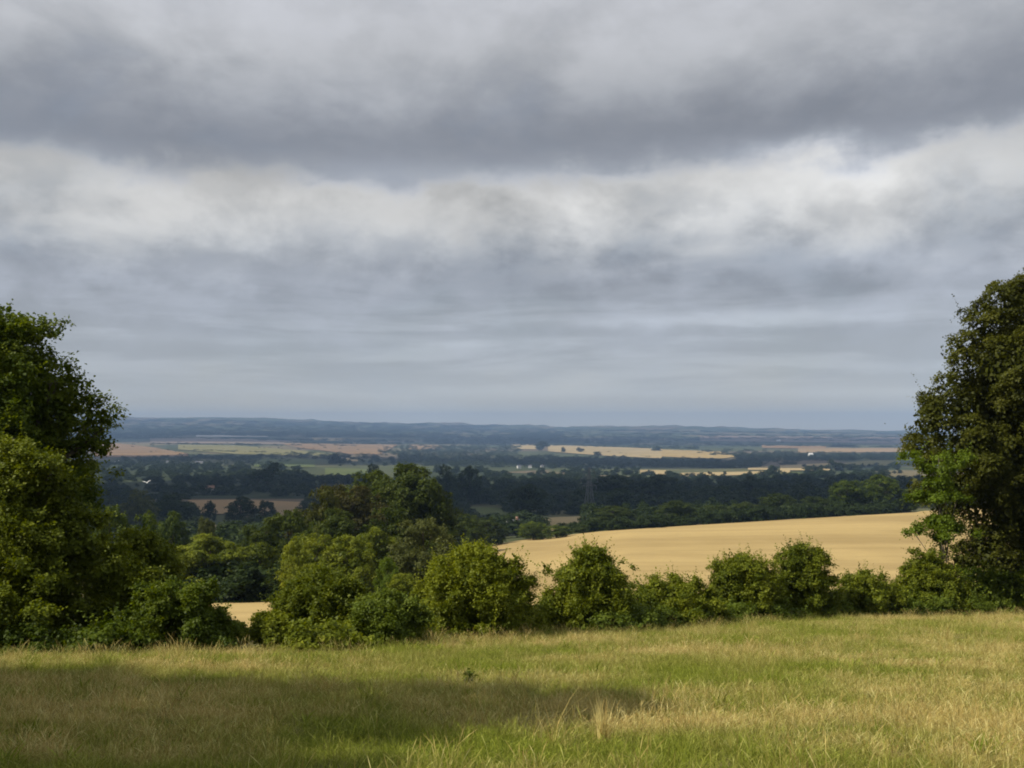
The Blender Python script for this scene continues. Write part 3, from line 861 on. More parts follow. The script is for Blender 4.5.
# ------------------------------------------------------------------ scatter (uncountable woods and grass)
def scatter(name, pts, rots, scls, idxs, sources):
    coll = bpy.data.collections.new(name + '_kinds')
    for me in sources:
        coll.objects.link(bpy.data.objects.new(me.name, me))
    me = bpy.data.meshes.new(name)
    me.vertices.add(len(pts)); me.vertices.foreach_set('co', np.ascontiguousarray(pts, np.float32).ravel())
    for n, typ, arr in (('rot', 'FLOAT_VECTOR', rots), ('scl', 'FLOAT_VECTOR', scls)):
        a = me.attributes.new(n, typ, 'POINT'); a.data.foreach_set('vector', np.ascontiguousarray(arr, np.float32).ravel())
    a = me.attributes.new('idx', 'INT', 'POINT'); a.data.foreach_set('value', np.ascontiguousarray(idxs, np.int32))
    ob = link(name, me)
    ng = bpy.data.node_groups.new(name, 'GeometryNodeTree')
    ng.interface.new_socket('Geometry', in_out='INPUT', socket_type='NodeSocketGeometry')
    ng.interface.new_socket('Geometry', in_out='OUTPUT', socket_type='NodeSocketGeometry')
    gi = ng.nodes.new('NodeGroupInput'); go = ng.nodes.new('NodeGroupOutput')
    ci = ng.nodes.new('GeometryNodeCollectionInfo'); ci.inputs['Collection'].default_value = coll
    ci.inputs['Separate Children'].default_value = True; ci.inputs['Reset Children'].default_value = True
    ip = ng.nodes.new('GeometryNodeInstanceOnPoints'); ip.inputs['Pick Instance'].default_value = True
    def na(n, typ):
        q = ng.nodes.new('GeometryNodeInputNamedAttribute'); q.data_type = typ; q.inputs['Name'].default_value = n
        return q.outputs['Attribute']
    L = ng.links.new
    L(gi.outputs[0], ip.inputs['Points']); L(ci.outputs[0], ip.inputs['Instance'])
    L(na('idx', 'INT'), ip.inputs['Instance Index'])
    er = ng.nodes.new('FunctionNodeEulerToRotation'); L(na('rot', 'FLOAT_VECTOR'), er.inputs[0]); L(er.outputs[0], ip.inputs['Rotation'])
    L(na('scl', 'FLOAT_VECTOR'), ip.inputs['Scale']); L(ip.outputs[0], go.inputs[0])
    md = ob.modifiers.new('scatter', 'NODES'); md.node_group = ng
    return kind(ob, 'stuff')


WSRC = [mesh_np('woodland_tree', V[0], V[1], M_WOODS, {'tint': V[2]}) for V, _ in FARV]
FSRC = [mesh_np('far_woodland_tree', V[0][:800 * 4], V[1][:800], M_FARW, {'tint': V[2][:800]}) for V, _ in FARV[:3]]


def wood(name, bands, seed, src=WSRC):
    """bands: (x0, x1, row0a, row0b, row1a, row1b, count, height, width)  rows of the tree feet at both ends"""
    rng = np.random.default_rng(seed)
    P3, S3 = [], []
    for (x0, x1, ta, tb, ba, bb, n, h, w) in bands:
        s = rng.random(n); px_ = x0 + (x1 - x0) * s
        t = ta + (tb - ta) * s; b = ba + (bb - ba) * s
        g = G(px_, t + (b - t) * rng.random(n))
        P3.append(g)
        k = rng.uniform(0.5, 1.4, n)
        S3.append(np.stack([w * 1.3 * k * rng.uniform(0.8, 1.25, n), w * 1.3 * k * rng.uniform(0.8, 1.25, n), h * k], -1))
    P3 = np.vstack(P3); S3 = np.vstack(S3); n = len(P3)
    R3 = np.zeros((n, 3)); R3[:, 2] = rng.uniform(0, 6.28, n)
    P3[:, 2] -= 0.5
    return scatter(name, P3, R3, S3, rng.integers(len(src), size=n), src)


wood('valley_wood', [
    (150, 330, 532, 534, 572, 570, 55, 11, 16), (440, 540, 524, 524, 545, 538, 24, 9, 14), (60, 200, 528, 530, 560, 560, 31, 12, 16),
    (60, 190, 486, 486, 528, 528, 161, 13, 15), (190, 305, 482, 484, 497, 497, 74, 12, 14), (300, 470, 486, 486, 520, 514, 148, 14, 15),
    (440, 520, 488, 488, 505, 505, 74, 16, 16), (440, 470, 500, 505, 524, 520, 18, 12, 13),
    (505, 760, 488, 487, 517, 510, 297, 16, 17), (760, 1000, 484, 482, 506, 500, 204, 15, 16)], 61)
wood('valley_wood', [
    (90, 300, 463, 466, 482, 486, 330, 12, 16), (240, 300, 474, 476, 482, 484, 37, 14, 18), (300, 420, 478, 479, 484, 486, 55, 13, 16), (430, 700, 470, 476, 486, 486, 204, 13, 16),
    (560, 640, 466, 468, 474, 476, 37, 13, 16), (700, 900, 478, 473, 484, 482, 136, 13, 17), (330, 400, 458, 459, 466, 468, 27, 13, 16), (800, 900, 467, 466, 474, 472, 43, 13, 16)], 62)
wood('distant_wood', [
    (400, 580, 456, 459, 466, 469, 260, 14, 24), (378, 402, 446, 447, 456, 456, 40, 13, 22), (225, 395, 445, 447, 448, 453, 34, 9, 14), (110, 330, 439, 441, 452, 456, 46, 9, 14),
    (290, 345, 452, 454, 458, 460, 34, 12, 20), (180, 260, 455, 457, 459, 461, 50, 12, 20), (640, 900, 436, 438, 444, 446, 60, 12, 24),
    (400, 760, 453, 463, 463, 469, 750, 15, 28), (400, 520, 446, 447, 454, 456, 300, 15, 28), (735, 900, 455, 455, 462, 460, 420, 15, 26), (730, 800, 462, 460, 466, 466, 50, 14, 22),
    (180, 290, 457, 459, 466, 468, 60, 13, 20), (120, 190, 459, 460, 466, 466, 60, 13, 20)], 63, FSRC)
wood('copse_undergrowth', [(180, 345, 602, 604, 597, 598, 34, 4.5, 5), (330, 420, 606, 604, 600, 598, 14, 4, 5)], 67)
wood('field_hedge', [(560, 700, 534, 525.2, 532.5, 523.8, 70, 4, 4.5), (700, 905, 525, 512.6, 523.4, 511, 120, 5, 5), (590, 905, 527, 508, 524, 505, 46, 9, 8)], 66)
wood('hedgerow_belt', [
    (120, 330, 437, 440, 438.5, 441, 90, 14, 40), (150, 360, 443.5, 446, 444.5, 447, 60, 12, 30), (190, 350, 450, 456, 451, 457, 50, 9, 24), (260, 310, 455, 456, 457, 458, 30, 10, 24), (280, 400, 442.3, 444, 443.5, 445, 80, 15, 40),
    (150, 260, 457, 458, 458, 459, 40, 10, 24), (440, 700, 443.2, 448.5, 444.4, 449.5, 110, 16, 40), (590, 650, 450, 457, 450.6, 457.6, 30, 6, 14), (700, 900, 444, 447, 445.5, 448, 70, 12, 40),
    (700, 800, 450, 452, 456, 456, 70, 14, 30), (760, 900, 453, 454, 455, 455, 60, 12, 30), (600, 760, 442, 444, 446, 447, 90, 14, 36), (425, 540, 439, 440, 444, 444, 150, 28, 60), (110, 175, 437, 437, 439, 439, 40, 26, 60), (520, 640, 440, 441, 443, 444.5, 120, 20, 50), (110, 180, 434, 434, 437, 437, 70, 22, 60), (255, 420, 439.5, 441, 441, 443, 70, 16, 44), (300, 420, 455, 457, 459, 462, 70, 12, 24)], 64, FSRC)
wood('ridge_wood', [
    (110, 560, 425.5, 431, 435, 440, 900, 20, 110), (520, 900, 432, 436, 440, 442, 420, 16, 90), (110, 500, 419, 425, 425, 430, 300, 18, 150), (500, 900, 428, 433, 430, 435, 160, 14, 120)], 65, FSRC)

# ---- single trees that stand out of the valley and far fields
FG = 'single trees in the valley fields'
for a in [
    ('dark round tree in front of the brown field, left', 242, 497, 34, 700, M_WOODS, 0),
    ('dark tree at the right side of the brown valley field', 266, 500, 24, 720, M_WOODS, 1),
    ('small tree standing in the brown valley field', 211, 500, 14, 760, M_WOODS, 2),
    ('broad dark tree mass left of the brown valley field', 176, 492, 40, 720, M_WOODS, 3),
    ('rounded grey tree at left of the valley below the white bird', 142, 487, 38, 600, M_WILLOW, 4),
    ('large black-green tree in the middle of the valley wood', 528, 484, 40, 640, M_WOODS, 0),
    ('wide dark tree topping the valley wood right of the pylon', 612, 474, 60, 1000, M_WOODS, 2),
    ('tall dark tree at right of the valley wood centre', 660, 474, 50, 1000, M_WOODS, 1),
    ('dark domed tree in the valley wood above the hedge pair', 752, 476, 28, 1000, M_WOODS, 0),
    ('dark tree rising just right of the copse top', 446, 463, 26, 1000, M_WOODS, 3),
    ('dark tree rising above the valley wood, second right of the copse', 470, 465, 26, 1050, M_WOODS, 1),
    ('dark tree behind the left of the copse top', 374, 462, 24, 1100, M_WOODS, 4),
    ('wide dark tree in the left valley before the green pasture', 268, 461, 34, 1500, M_WOODS, 0),
    ('blue-green tree on the edge of the far pink field', 338, 450, 18, 3200, M_WOODS, 2),
    ('lone round tree on the far golden slope, right one of two', 580, 447, 9, 5200, M_WOODS, 0),
    ('lone round tree on the far golden slope, left one of two', 563, 447, 6, 5200, M_WOODS, 1),
    ('dark tree clump splitting the far golden slope in two', 656, 444, 10, 5500, M_WOODS, 2),
    ('dark tree clump at the left end of the far golden slope', 542, 440, 14, 5600, M_WOODS, 3),
    ('bushy tree on the lower edge of the far golden slope', 597, 451, 9, 4600, M_WOODS, 4),
    ('tree on the pale strip field, at its left', 709, 471, 5, 2300, M_WOODS, 0),
    ('tree on the pale strip field, at its middle', 724, 471, 5, 2300, M_WOODS, 1),
    ('dark tree between the two pale valley fields at right', 774, 462, 13, 2300, M_WOODS, 2),
    ('dark tree left of the greenish slope at right', 834, 459, 18, 2500, M_WOODS, 0),
    ('long low tree clump on the far right fields', 842, 444, 34, 6500, M_WOODS, 1),
]:
    lb, px_, tp, w, d, m, v = a
    tree(lb, px_, tp, w, d, m, lod='mid' if d < 1200 else 'far', var=min(v, 3), group=FG)

# ------------------------------------------------------------------ meadow grass
def grass_mat(name='meadow_grass'):
    m, t, out = new_mat(name)
    geo = t.node('ShaderNodeNewGeometry'); pos = geo.outputs['Position']
    kd = t.node('ShaderNodeAttribute', attribute_name='dry').outputs['Fac']
    tn = t.node('ShaderNodeAttribute', attribute_name='tint').outputs['Fac']
    a = t.noise(t.vmath('MULTIPLY', pos, (0.5, 1.0, 1.0)), 0.55, 4.0, 0.6); b = t.noise(t.vmath('MULTIPLY', pos, (0.5, 1.0, 1.0)), 0.14, 2.0)
    f = t.math('ADD', t.math('MULTIPLY', t.math('SUBTRACT', a, 0.5), 4.2), t.math('MULTIPLY', t.math('SUBTRACT', b, 0.5), 2.2))
    f = t.math('ADD', t.math('ADD', f, 0.15), t.math('MULTIPLY', t.math('SUBTRACT', kd, 0.4), 0.75), clamp=True)
    g = t.ramp(tn, [(0.0, (0.120, 0.158, 0.012, 1)), (0.6, (0.245, 0.285, 0.026, 1)), (1.0, (0.40, 0.43, 0.068, 1))])
    s = t.ramp(tn, [(0.0, (0.36, 0.240, 0.075, 1)), (0.5, (0.60, 0.47, 0.155, 1)), (1.0, (0.82, 0.73, 0.33, 1))])
    c = t.mix(f, g, s)
    p = t.node('ShaderNodeBsdfPrincipled'); t.put(p.inputs['Base Color'], c); p.inputs['Roughness'].default_value = 0.6
    p.inputs['Specular IOR Level'].default_value = 0.2
    tr = t.node('ShaderNodeBsdfTranslucent'); t.put(tr.inputs['Color'], c)
    mx = t.node('ShaderNodeMixShader'); mx.inputs[0].default_value = 0.35
    t.l.new(p.outputs[0], mx.inputs[1]); t.l.new(tr.outputs[0], mx.inputs[2]); t.l.new(mx.outputs[0], out.inputs[0])
    return m


M_GRASS = grass_mat()


def blades(rng, n, R_, h0, h1, w, bend, dry, seedhead=False, lean=None):
    V, Fq, tint, dr = [], [], [], []
    for i in range(n):
        a = rng.uniform(0, 6.283); r = R_ * math.sqrt(rng.random())
        p = np.array([r * math.cos(a), r * math.sin(a), -0.03]); h = rng.uniform(h0, h1)
        d = np.array([rng.normal(0, 1), rng.normal(0, 1), 0]) * bend
        if lean is not None: d = d + np.array(lean)
        sd = np.array([math.cos(a + 1.57), math.sin(a + 1.57), 0]); b = len(V)
        tv = rng.random()
        ws = [w, w * 0.8, w * 0.5, w * 0.12]; qs = [0, 0.4, 0.75, 1.0]
        if seedhead: ws = [w * 0.5, w * 0.5, w * 1.5, w * 0.2]; qs = [0, 0.7, 0.87, 1.0]
        for q, wd in zip(qs, ws):
            c = p + np.array([0, 0, h * q]) + d * h * q * q - np.array([0, 0, 0.3 * h * q * q * min(np.linalg.norm(d), 1.2) ** 2])
            V.append(c - sd * wd); V.append(c + sd * wd)
        for k in range(3):
            Fq.append((b + 2 * k, b + 2 * k + 1, b + 2 * k + 3, b + 2 * k + 2)); tint.append(tv); dr.append(dry)
    return V, Fq, tint, dr


def tuft(name, seed, specs):
    rng = np.random.default_rng(seed); V, Fq, T_, D_ = [], [], [], []
    for s in specs:
        v, f, t, d = blades(rng, **s); b = len(V)
        V += v; Fq += [tuple(i + b for i in q) for q in f]; T_ += t; D_ += d
    return mesh_np(name, np.array(V), np.array(Fq), M_GRASS, {'tint': T_, 'dry': D_})


TUF = [
    tuft('green_tuft', 1, [dict(n=130, R_=0.26, h0=0.05, h1=0.14, w=0.0034, bend=0.7, dry=0.05), dict(n=14, R_=0.2, h0=0.08, h1=0.2, w=0.002, bend=0.5, dry=0.9)]),
    tuft('green_tuft', 2, [dict(n=110, R_=0.26, h0=0.06, h1=0.16, w=0.0034, bend=0.8, dry=0.15), dict(n=30, R_=0.2, h0=0.08, h1=0.22, w=0.002, bend=0.5, dry=0.9)]),
    tuft('dry_tuft', 3, [dict(n=70, R_=0.26, h0=0.05, h1=0.12, w=0.0032, bend=0.8, dry=0.3), dict(n=60, R_=0.24, h0=0.10, h1=0.22, w=0.0022, bend=0.6, dry=0.9, seedhead=True)]),
    tuft('dry_tuft', 4, [dict(n=60, R_=0.26, h0=0.05, h1=0.14, w=0.0032, bend=0.8, dry=0.4), dict(n=70, R_=0.26, h0=0.1, h1=0.27, w=0.0020, bend=0.5, dry=1.0, seedhead=True, lean=(0.25, 0, 0))]),
    tuft('seed_tuft', 5, [dict(n=60, R_=0.24, h0=0.05, h1=0.12, w=0.003, bend=0.8, dry=0.3), dict(n=30, R_=0.25, h0=0.18, h1=0.36, w=0.0020, bend=0.35, dry=1.0, seedhead=True)]),
]
rng = np.random.default_rng(9)
pts = []
for (y0, y1, dens) in ((5.0, 13, 34), (13, 22, 26), (22, 34, 18), (34, 52, 11)):
    hw = lambda y: 0.56 * y + 2.5
    A = (hw(y0) + hw(y1)) * (y1 - y0)
    n = int(A * dens)
    yy = rng.uniform(y0, y1, int(n * 1.5)); xx = rng.uniform(-hw(y1), hw(y1), int(n * 1.5))
    ok = (np.abs(xx) < hw(yy)); xx, yy = xx[ok][:n], yy[ok][:n]
    pts.append(np.stack([xx, yy], -1))
pts = np.vstack(pts)
pxs = pts[:, 0] / pts[:, 1] * F + 512
pts = pts[pts[:, 1] < edge_dist(pxs) + 2.5]
gz = hgt(pts[:, 0], pts[:, 1])
P3 = np.stack([pts[:, 0], pts[:, 1], gz], -1)
nn_ = len(P3)
dryf = wob(pts[:, 0] * 0.6, pts[:, 1], 3.5, 8) + 0.5 * wob(pts[:, 0], pts[:, 1], 1.3, 12) + rng.normal(0, 0.25, nn_)
gi_ = np.digitize(dryf, [-0.3, -0.05, 0.18, 0.42])
R3 = np.zeros((nn_, 3)); R3[:, 2] = rng.uniform(0, 6.28, nn_); R3[:, :2] = rng.normal(0, 0.08, (nn_, 2))
k = rng.uniform(0.7, 1.25, nn_)
S3 = np.stack([k, k, k * rng.uniform(0.75, 1.2, nn_)], -1)
scatter('meadow_grass', P3, R3, S3, gi_, TUF)

# taller seed heads and broad-leaved weeds that stand in drifts through the sward
TALL = [
    tuft('tall_seed_heads', 15, [dict(n=22, R_=0.22, h0=0.28, h1=0.50, w=0.0026, bend=0.3, dry=1.8, seedhead=True), dict(n=12, R_=0.2, h0=0.2, h1=0.4, w=0.003, bend=0.6, dry=1.6)]),
    tuft('tall_seed_heads', 16, [dict(n=14, R_=0.30, h0=0.25, h1=0.45, w=0.0028, bend=0.45, dry=1.9, seedhead=True, lean=(0.2, 0.1, 0))]),
    tuft('lush_tussock', 17, [dict(n=120, R_=0.20, h0=0.12, h1=0.32, w=0.0046, bend=0.75, dry=-1.6)]),
    tuft('lush_tussock', 18, [dict(n=90, R_=0.28, h0=0.10, h1=0.24, w=0.0050, bend=0.9, dry=-1.6)]),
    tuft('broad_weed', 19, [dict(n=26, R_=0.10, h0=0.10, h1=0.26, w=0.018, bend=0.8, dry=-2.0)]),
]
r_ = np.random.default_rng(23)
cand = np.stack([r_.uniform(-30, 30, 9000), r_.uniform(6, 46, 9000)], -1)
cpx = cand[:, 0] / cand[:, 1] * F + 512
drift = wob(cand[:, 0] * 0.5, cand[:, 1], 3.0, 31)
ep = r_.uniform(-100, 1100, 900); ed = edge_dist(ep) + r_.uniform(-1.6, 0.5, 900)
cand[:900, 0] = (ep - 512) / F * ed; cand[:900, 1] = ed
cpx = cand[:, 0] / cand[:, 1] * F + 512
drift[:900] = r_.choice([0.3, 0.3, -0.3], 900)
ok = (np.abs(cand[:, 0]) < 0.56 * cand[:, 1] + 2) & (cand[:, 1] < edge_dist(cpx) + 1) & (np.abs(drift) > 0.16) & (r_.random(9000) < 0.6)
cand, drift = cand[ok], drift[ok]; n_ = len(cand)
ii = np.where(drift > 0, r_.integers(0, 2, n_), r_.integers(2, 4, n_)); ii = np.where(r_.random(n_) < 0.05, 4, ii)
k = r_.uniform(0.5, 1.15, n_)
R3 = np.zeros((n_, 3)); R3[:, 2] = r_.uniform(0, 6.28, n_)
scatter('meadow_tussocks', np.stack([cand[:, 0], cand[:, 1], hgt(cand[:, 0], cand[:, 1])], -1), R3, np.stack([k, k, k * r_.uniform(0.8, 1.2, n_)], -1), ii, TALL)

# tall dry clumps and a weed that stand out of the meadow
def clump(name, label, cat, px_, py_, seed, specs, parts=None):
    g = G(px_, py_)[0]
    o = link(name, tuft(name, seed, specs)); o.location = g
    return tag(o, label, cat)


clump('dry_grass_clump', 'tall upright straw-coloured grass clump in the foreground right of centre', 'grass clump', 603, 744, 31,
      [dict(n=80, R_=0.10, h0=0.26, h1=0.58, w=0.0040, bend=0.16, dry=2.2), dict(n=30, R_=0.10, h0=0.2, h1=0.4, w=0.003, bend=0.45, dry=1.5)])
clump('dry_grass_clump', 'loose leaning straw stalks in the foreground, left of the upright straw clump', 'grass clump', 548, 748, 32,
      [dict(n=26, R_=0.24, h0=0.3, h1=0.56, w=0.0040, bend=0.5, dry=2.2), dict(n=6, R_=0.08, h0=0.5, h1=0.75, w=0.0042, bend=0.15, dry=2.2, lean=(0.4, 0, 0)), dict(n=30, R_=0.25, h0=0.1, h1=0.3, w=0.003, bend=0.5, dry=1.0)])
wx, wy, wz = G(468, 686)[0]
grow('thistle_plant', (wx, wy, wz), 'small dark green weed standing alone in the shaded grass, centre', 'plant',
     [(0, 0, 0.10, 0.07, 0.07, 0.09), (0.03, 0, 0.19, 0.045, 0.045, 0.07)], 420, 0.04, M_OAK, 51, trunk_r=0.008, trunk_top=0.22, nlimb=2)

# ------------------------------------------------------------------ trees outside the frame whose shade lies on the meadow
def shade_tree(x, y, h, w, label, var, mat, group):
    z = float(hgt(x, y)); cm, tm = shared_mesh('mid', var, mat)
    root = empty('oak_tree', (x, y, z), label, 'tree', group)
    for nm, me in (('crown', cm), ('trunk', tm)):
        o = link(nm, me, root); o.scale = (w, w, h)


shade_tree(-11.1, 9.7, 12.2, 7.4, 'oak just outside the left edge of view, shading the foreground grass', 5, M_OAK, None)
shade_tree(-17.0, 11.5, 11.5, 9.5, 'second oak outside the left edge of view, further from the meadow middle', 2, M_OAK, None)

shade_tree(-12.3, 5.0, 10.5, 7.2, 'third oak outside the left edge of view, nearest the camera', 5, M_OAK, None)

# ------------------------------------------------------------------ small far things
M_PAINT = plain_mat('white_wall', (0.80, 0.79, 0.75)); M_ROOF = plain_mat('clay_roof', (0.30, 0.17, 0.11))
M_STEEL = plain_mat('galvanised_steel', (0.17, 0.19, 0.21), 0.6, 0.3); M_SLATE = plain_mat('slate_roof', (0.14, 0.14, 0.16))
M_GLASS = plain_mat('window_glass', (0.03, 0.035, 0.04), 0.15); M_DOOR = plain_mat('painted_door', (0.10, 0.12, 0.09))
M_BIRDW = plain_mat('white_feathers', (0.85, 0.85, 0.84)); M_BIRDD = plain_mat('dark_feathers', (0.03, 0.03, 0.035))


def house(name, label, cat, px_, py_, dist, w, d, h, roofm, rot=0.0, group=None, lift=0.0):
    x = (px_ - 512) / F * dist; z = float(hgt(x, dist)) + lift
    root = empty(name, (x, dist, z), label, cat, group, rot)
    V, Fc = [], []; box(V, Fc, (-w / 2, -d / 2, -1), (w / 2, d / 2, h))
    b = len(V); rh = h + d * 0.4
    V += [(-w / 2, -d / 2, h), (-w / 2, d / 2, h), (-w / 2, 0, rh), (w / 2, -d / 2, h), (w / 2, d / 2, h), (w / 2, 0, rh)]
    Fc += [(b, b + 1, b + 2, b + 2), (b + 3, b + 5, b + 4, b + 4)]
    me = bpy.data.meshes.new('wall'); me.from_pydata([tuple(v) for v in V], [], [tuple(dict.fromkeys(f)) for f in Fc]); me.materials.append(M_PAINT)
    link('wall', me, root)
    V, Fc = [], []; o_ = 0.4; th = 0.25
    for s in (-1, 1):
        b = len(V)
        e = (s * (d / 2 + o_), h - o_ * 0.8 + 0.02)
        for xx in (-w / 2 - o_, w / 2 + o_):
            V += [(xx, e[0], e[1]), (xx, 0.0, rh + 0.02), (xx, 0.0, rh + th), (xx, e[0], e[1] + th)]
        Fc += [(b, b + 1, b + 5, b + 4), (b + 3, b + 7, b + 6, b + 2), (b, b + 4, b + 7, b + 3), (b, b + 3, b + 2, b + 1), (b + 4, b + 5, b + 6, b + 7)]
    me = bpy.data.meshes.new('roof'); me.from_pydata(V, [], Fc); me.materials.append(roofm)
    rf = link('roof', me, root)
    if cat == 'house':
        V, Fc = [], []; box(V, Fc, (w * 0.25, -0.5, rh - 1.0), (w * 0.25 + 0.9, 0.5, rh + 1.3)); link('chimney', mesh_np('chimney', V, Fc, M_ROOF), rf)
        for wx_ in (-w * 0.3, w * 0.3):
            V, Fc = [], []; box(V, Fc, (wx_ - 0.6, -d / 2 - 0.05, 1.2), (wx_ + 0.6, -d / 2 + 0.02, 2.5)); link('window', mesh_np('window', V, Fc, M_GLASS), root)
    V, Fc = [], []; box(V, Fc, (-0.6, -d / 2 - 0.06, 0), (0.6, -d / 2 + 0.02, 2.2)); link('door', mesh_np('door', V, Fc, M_DOOR), root)
    return root


house('white_cottage', 'tiny white cottage gable in the trees just behind the stubble field corner', 'house', 513, 516, 430, 6, 5, 4.6, M_SLATE, 0.5)
house('farmhouse', 'far farmhouse with clay roof among dark trees in the left valley', 'house', 211, 480, 1400, 12, 9, 7.0, M_ROOF, 0.3)
house('white_house', 'left white house of the far hamlet beyond the valley wood', 'house', 519, 466, 2700, 10, 7, 5, M_SLATE, 0.4, 'white houses of the far hamlet', 4)
house('white_house', 'middle low white house of the far hamlet beyond the valley wood', 'house', 530, 466, 2750, 9, 7, 4, M_SLATE, -0.2, 'white houses of the far hamlet', 4)
house('white_house', 'right white house of the far hamlet beyond the valley wood', 'house', 542, 466, 2720, 8, 7, 5, M_SLATE, 0.2, 'white houses of the far hamlet', 4)
house('white_barn', 'bright white barn far off at the foot of the right-hand fields', 'barn', 810, 455, 4200, 18, 14, 8, M_PAINT, 0.2, None, 8)
house('white_barn', 'small pale barn among the trees at far left', 'barn', 118, 463, 3000, 11, 8, 4, M_SLATE, -0.4, None, 4)
house('white_barn', 'cream barn in the left valley above the farmhouse', 'barn', 170, 465, 2900, 15, 8, 4, M_SLATE, 0.1, None, 5)
house('white_barn', 'long cream barn in the left valley, right of the cream barn', 'barn', 200, 465, 2900, 22, 8, 3, M_SLATE, 0.0, None, 5)
house('white_barn', 'tiny pale barn on the far right plain below the skyline', 'barn', 778, 437, 8000, 30, 18, 10, M_PAINT, 0.0, None, 4)


def pylon(label, px_, dist, H, wbase, group):
    x, y, z = at(px_, dist)
    root = empty('electricity_pylon', (x, y, z), label, 'pylon', group, 0.35)
    V, Fc = [], []; lv = [0, .25, .45, .62, .76, .88, 1.0]
    wd = lambda q: wbase * (1 - q) ** 1.3 * 0.5 + 0.35
    cs = [(-1, -1), (1, -1), (1, 1), (-1, 1)]
    for sx, sy in cs:
        tube(V, Fc, [(sx * wd(q), sy * wd(q), q * H) for q in lv], [0.15] * len(lv), 4)
    for a, b in zip(lv[:-1], lv[1:]):
        for i in range(4):
            p, q = cs[i], cs[(i + 1) % 4]
            tube(V, Fc, [(p[0] * wd(a), p[1] * wd(a), a * H), (q[0] * wd(b), q[1] * wd(b), b * H)], [0.06] * 2, 4)
            tube(V, Fc, [(q[0] * wd(a), q[1] * wd(a), a * H), (p[0] * wd(b), p[1] * wd(b), b * H)], [0.06] * 2, 4)
    link('tower', mesh_np('tower', np.array(V), np.array(Fc), M_STEEL), root)
    for q, l in ((.66, 4.6), (.79, 5.6), (.92, 3.9)):
        V, Fc = [], []
        tube(V, Fc, [(-l, 0, q * H), (l, 0, q * H)], [0.1, 0.1], 4)
        for s in (-1, 1):
            tube(V, Fc, [(s * l, 0, q * H), (0, 0, (q + .06) * H)], [0.1, 0.14], 4)
            tube(V, Fc, [(s * l, 0, q * H), (s * l, 0, q * H - 2.2)], [0.14, 0.14], 4)
        link('cross_arm', mesh_np('cross_arm', np.array(V), np.array(Fc), M_STEEL), root)


pylon('grey lattice pylon standing in front of the valley wood, right of centre', 589, 600, 33, 6.5, 'lattice pylons in the valley')
pylon('faint lattice pylon just behind the left end of the copse', 330, 620, 26, 5, 'lattice pylons in the valley')


def bird(label, px_, py_, dist, span, mat, roll, yaw):
    rx, rz = ray(px_, py_)
    V, Fc = [], []
    s = span / 2
    tube(V, Fc, [(0, -.36 * s, 0), (0, -.28 * s, .02 * s), (0, -.1 * s, .02 * s), (0, .2 * s, .01 * s), (0, .5 * s, 0), (0, .62 * s, 0)],
         [.02 * s, .07 * s, .11 * s, .10 * s, .05 * s, .01 * s], 8)
    for k in (-1, 1):
        b = len(V)
        for (ax, c0, c1, zz) in ((0.0, -.22, .3, .06), (.45, -.28, .26, .42), (1.0, .12, .3, .50)):
            V.append((k * ax * s, c0 * s, zz * s)); V.append((k * ax * s, c1 * s, zz * s - .01 * s))
            V.append((k * ax * s, c1 * s, zz * s + .02 * s)); V.append((k * ax * s, c0 * s, zz * s + .03 * s))
        for i in range(2):
            for j in range(4):
                Fc.append((b + 4 * i + j, b + 4 * i + (j + 1) % 4, b + 4 * i + 4 + (j + 1) % 4, b + 4 * i + 4 + j))
    o = link('bird', mesh_np('bird', np.array(V, float), np.array(Fc), mat, smooth=True))
    o.location = (float(rx) * dist, dist, CAMZ + float(rz) * dist); o.rotation_euler = (0.2, roll, yaw)
    return tag(o, label, 'bird')


bird('white bird flying low over the dark valley wood at left', 147, 483, 125, 1.0, M_BIRDW, -0.15, 0.35)
bird('small dark bird in flight above the skyline near the beech', 885, 424, 260, 0.8, M_BIRDD, 0.3, 0.4)
bird('tiny dark bird in front of the orange field beside the left oak', 111, 449, 60, 0.32, M_BIRDD, 0.3, 1.2)

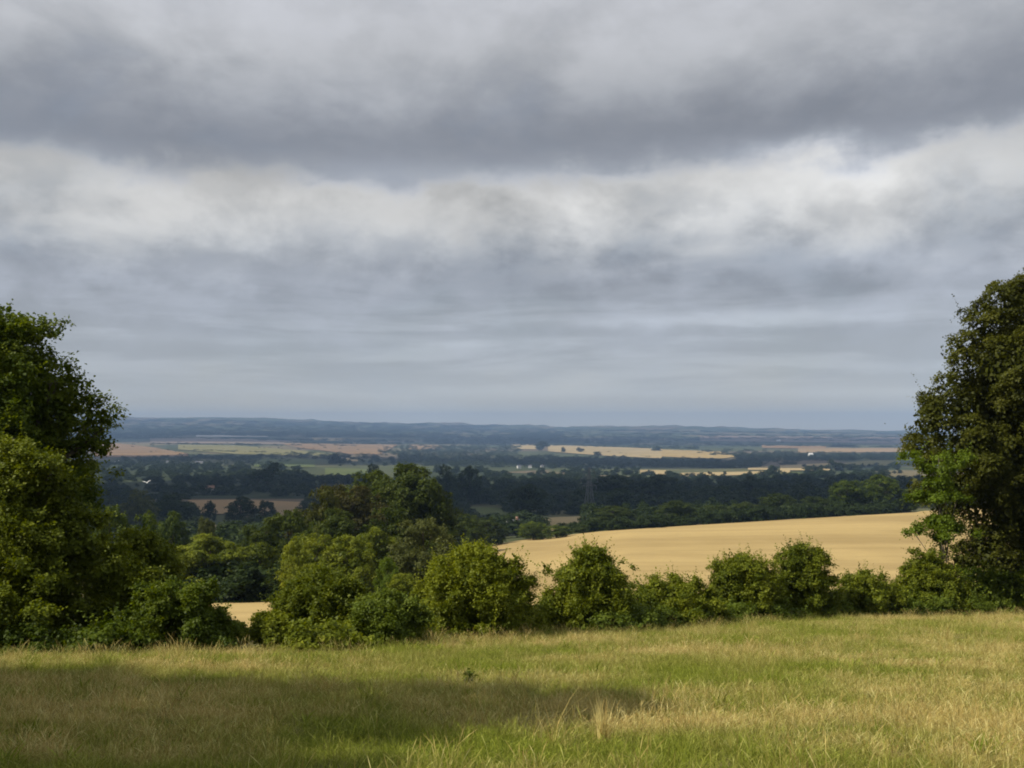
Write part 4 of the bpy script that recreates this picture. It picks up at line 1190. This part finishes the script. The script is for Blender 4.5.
# ------------------------------------------------------------------ clouds overhead whose shade lies on the valley woods
def cloud(name, cx, cy_, alt, rx_, ry_, rz_, seed):
    r = np.random.default_rng(seed); V, Fc = [], []; nu, nv = 64, 32; k = []
    for i in range(nv + 1):
        th = math.pi * i / nv
        for j in range(nu):
            ph = 2 * math.pi * j / nu
            d = np.array([math.sin(th) * math.cos(ph), math.sin(th) * math.sin(ph), math.cos(th)])
            k.append(d)
    k = np.array(k)
    lump = 1 + 0.16 * wob(k[:, 0] * 1000, k[:, 1] * 1000 + k[:, 2] * 700, 900, seed) * 2 + 0.08 * wob(k[:, 0] * 1000, k[:, 1] * 1000 - k[:, 2] * 900, 280, seed + 1) * 2
    P_ = k * lump[:, None] * np.array([rx_, ry_, rz_]); P_[:, 2] = np.maximum(P_[:, 2], -0.25 * rz_)
    id_ = np.arange((nv + 1) * nu).reshape(nv + 1, nu)
    a = id_[:-1]; b_ = id_[1:]
    f = np.stack([a, b_, np.roll(b_, -1, 1), np.roll(a, -1, 1)], -1).reshape(-1, 4)
    o = link(name, mesh_np(name, P_, f, M_CLOUD, smooth=True)); o.location = (cx, cy_, alt)
    return kind(o, 'structure')


M_CLOUD = plain_mat('cloud_white', (0.85, 0.86, 0.88), 1.0)
for tx, ty, rx_, ry_, sd in ((-480, 1160, 580, 720, 3), (440, 1110, 600, 680, 5)):
    cloud('cloud', tx + SUNV.x / SUNV.z * 1100, ty + SUNV.y / SUNV.z * 1100, 1050, rx_, ry_, 160, sd)

for tx, ty, alt, rx_, ry_, sd in ((-200, 8300, 6500, 7000, 1300, 7), (520, 3450, 2600, 800, 620, 9), (-1150, 3500, 2600, 800, 600, 11)):
    cloud('cloud', tx + SUNV.x / SUNV.z * alt, ty + SUNV.y / SUNV.z * alt, alt, rx_, ry_, 0.12 * alt, sd)

# ------------------------------------------------------------------ haze
V, Fc = [], []
box(V, Fc, (-13990 - 30, -330, ZMIN - 1.0), (14020, 17450, ZMAX + 45))
m, t, out = new_mat('haze')
pv = t.node('ShaderNodeVolumePrincipled')
pv.inputs['Color'].default_value = (0.40, 0.60, 0.93, 1)
pv.inputs['Density'].default_value = 8.5e-5
pv.inputs['Anisotropy'].default_value = 0.0
t.l.new(pv.outputs[0], out.inputs['Volume'])
kind(link('haze', mesh_np('haze', np.array(V, float), np.array(Fc), m)), 'stuff')
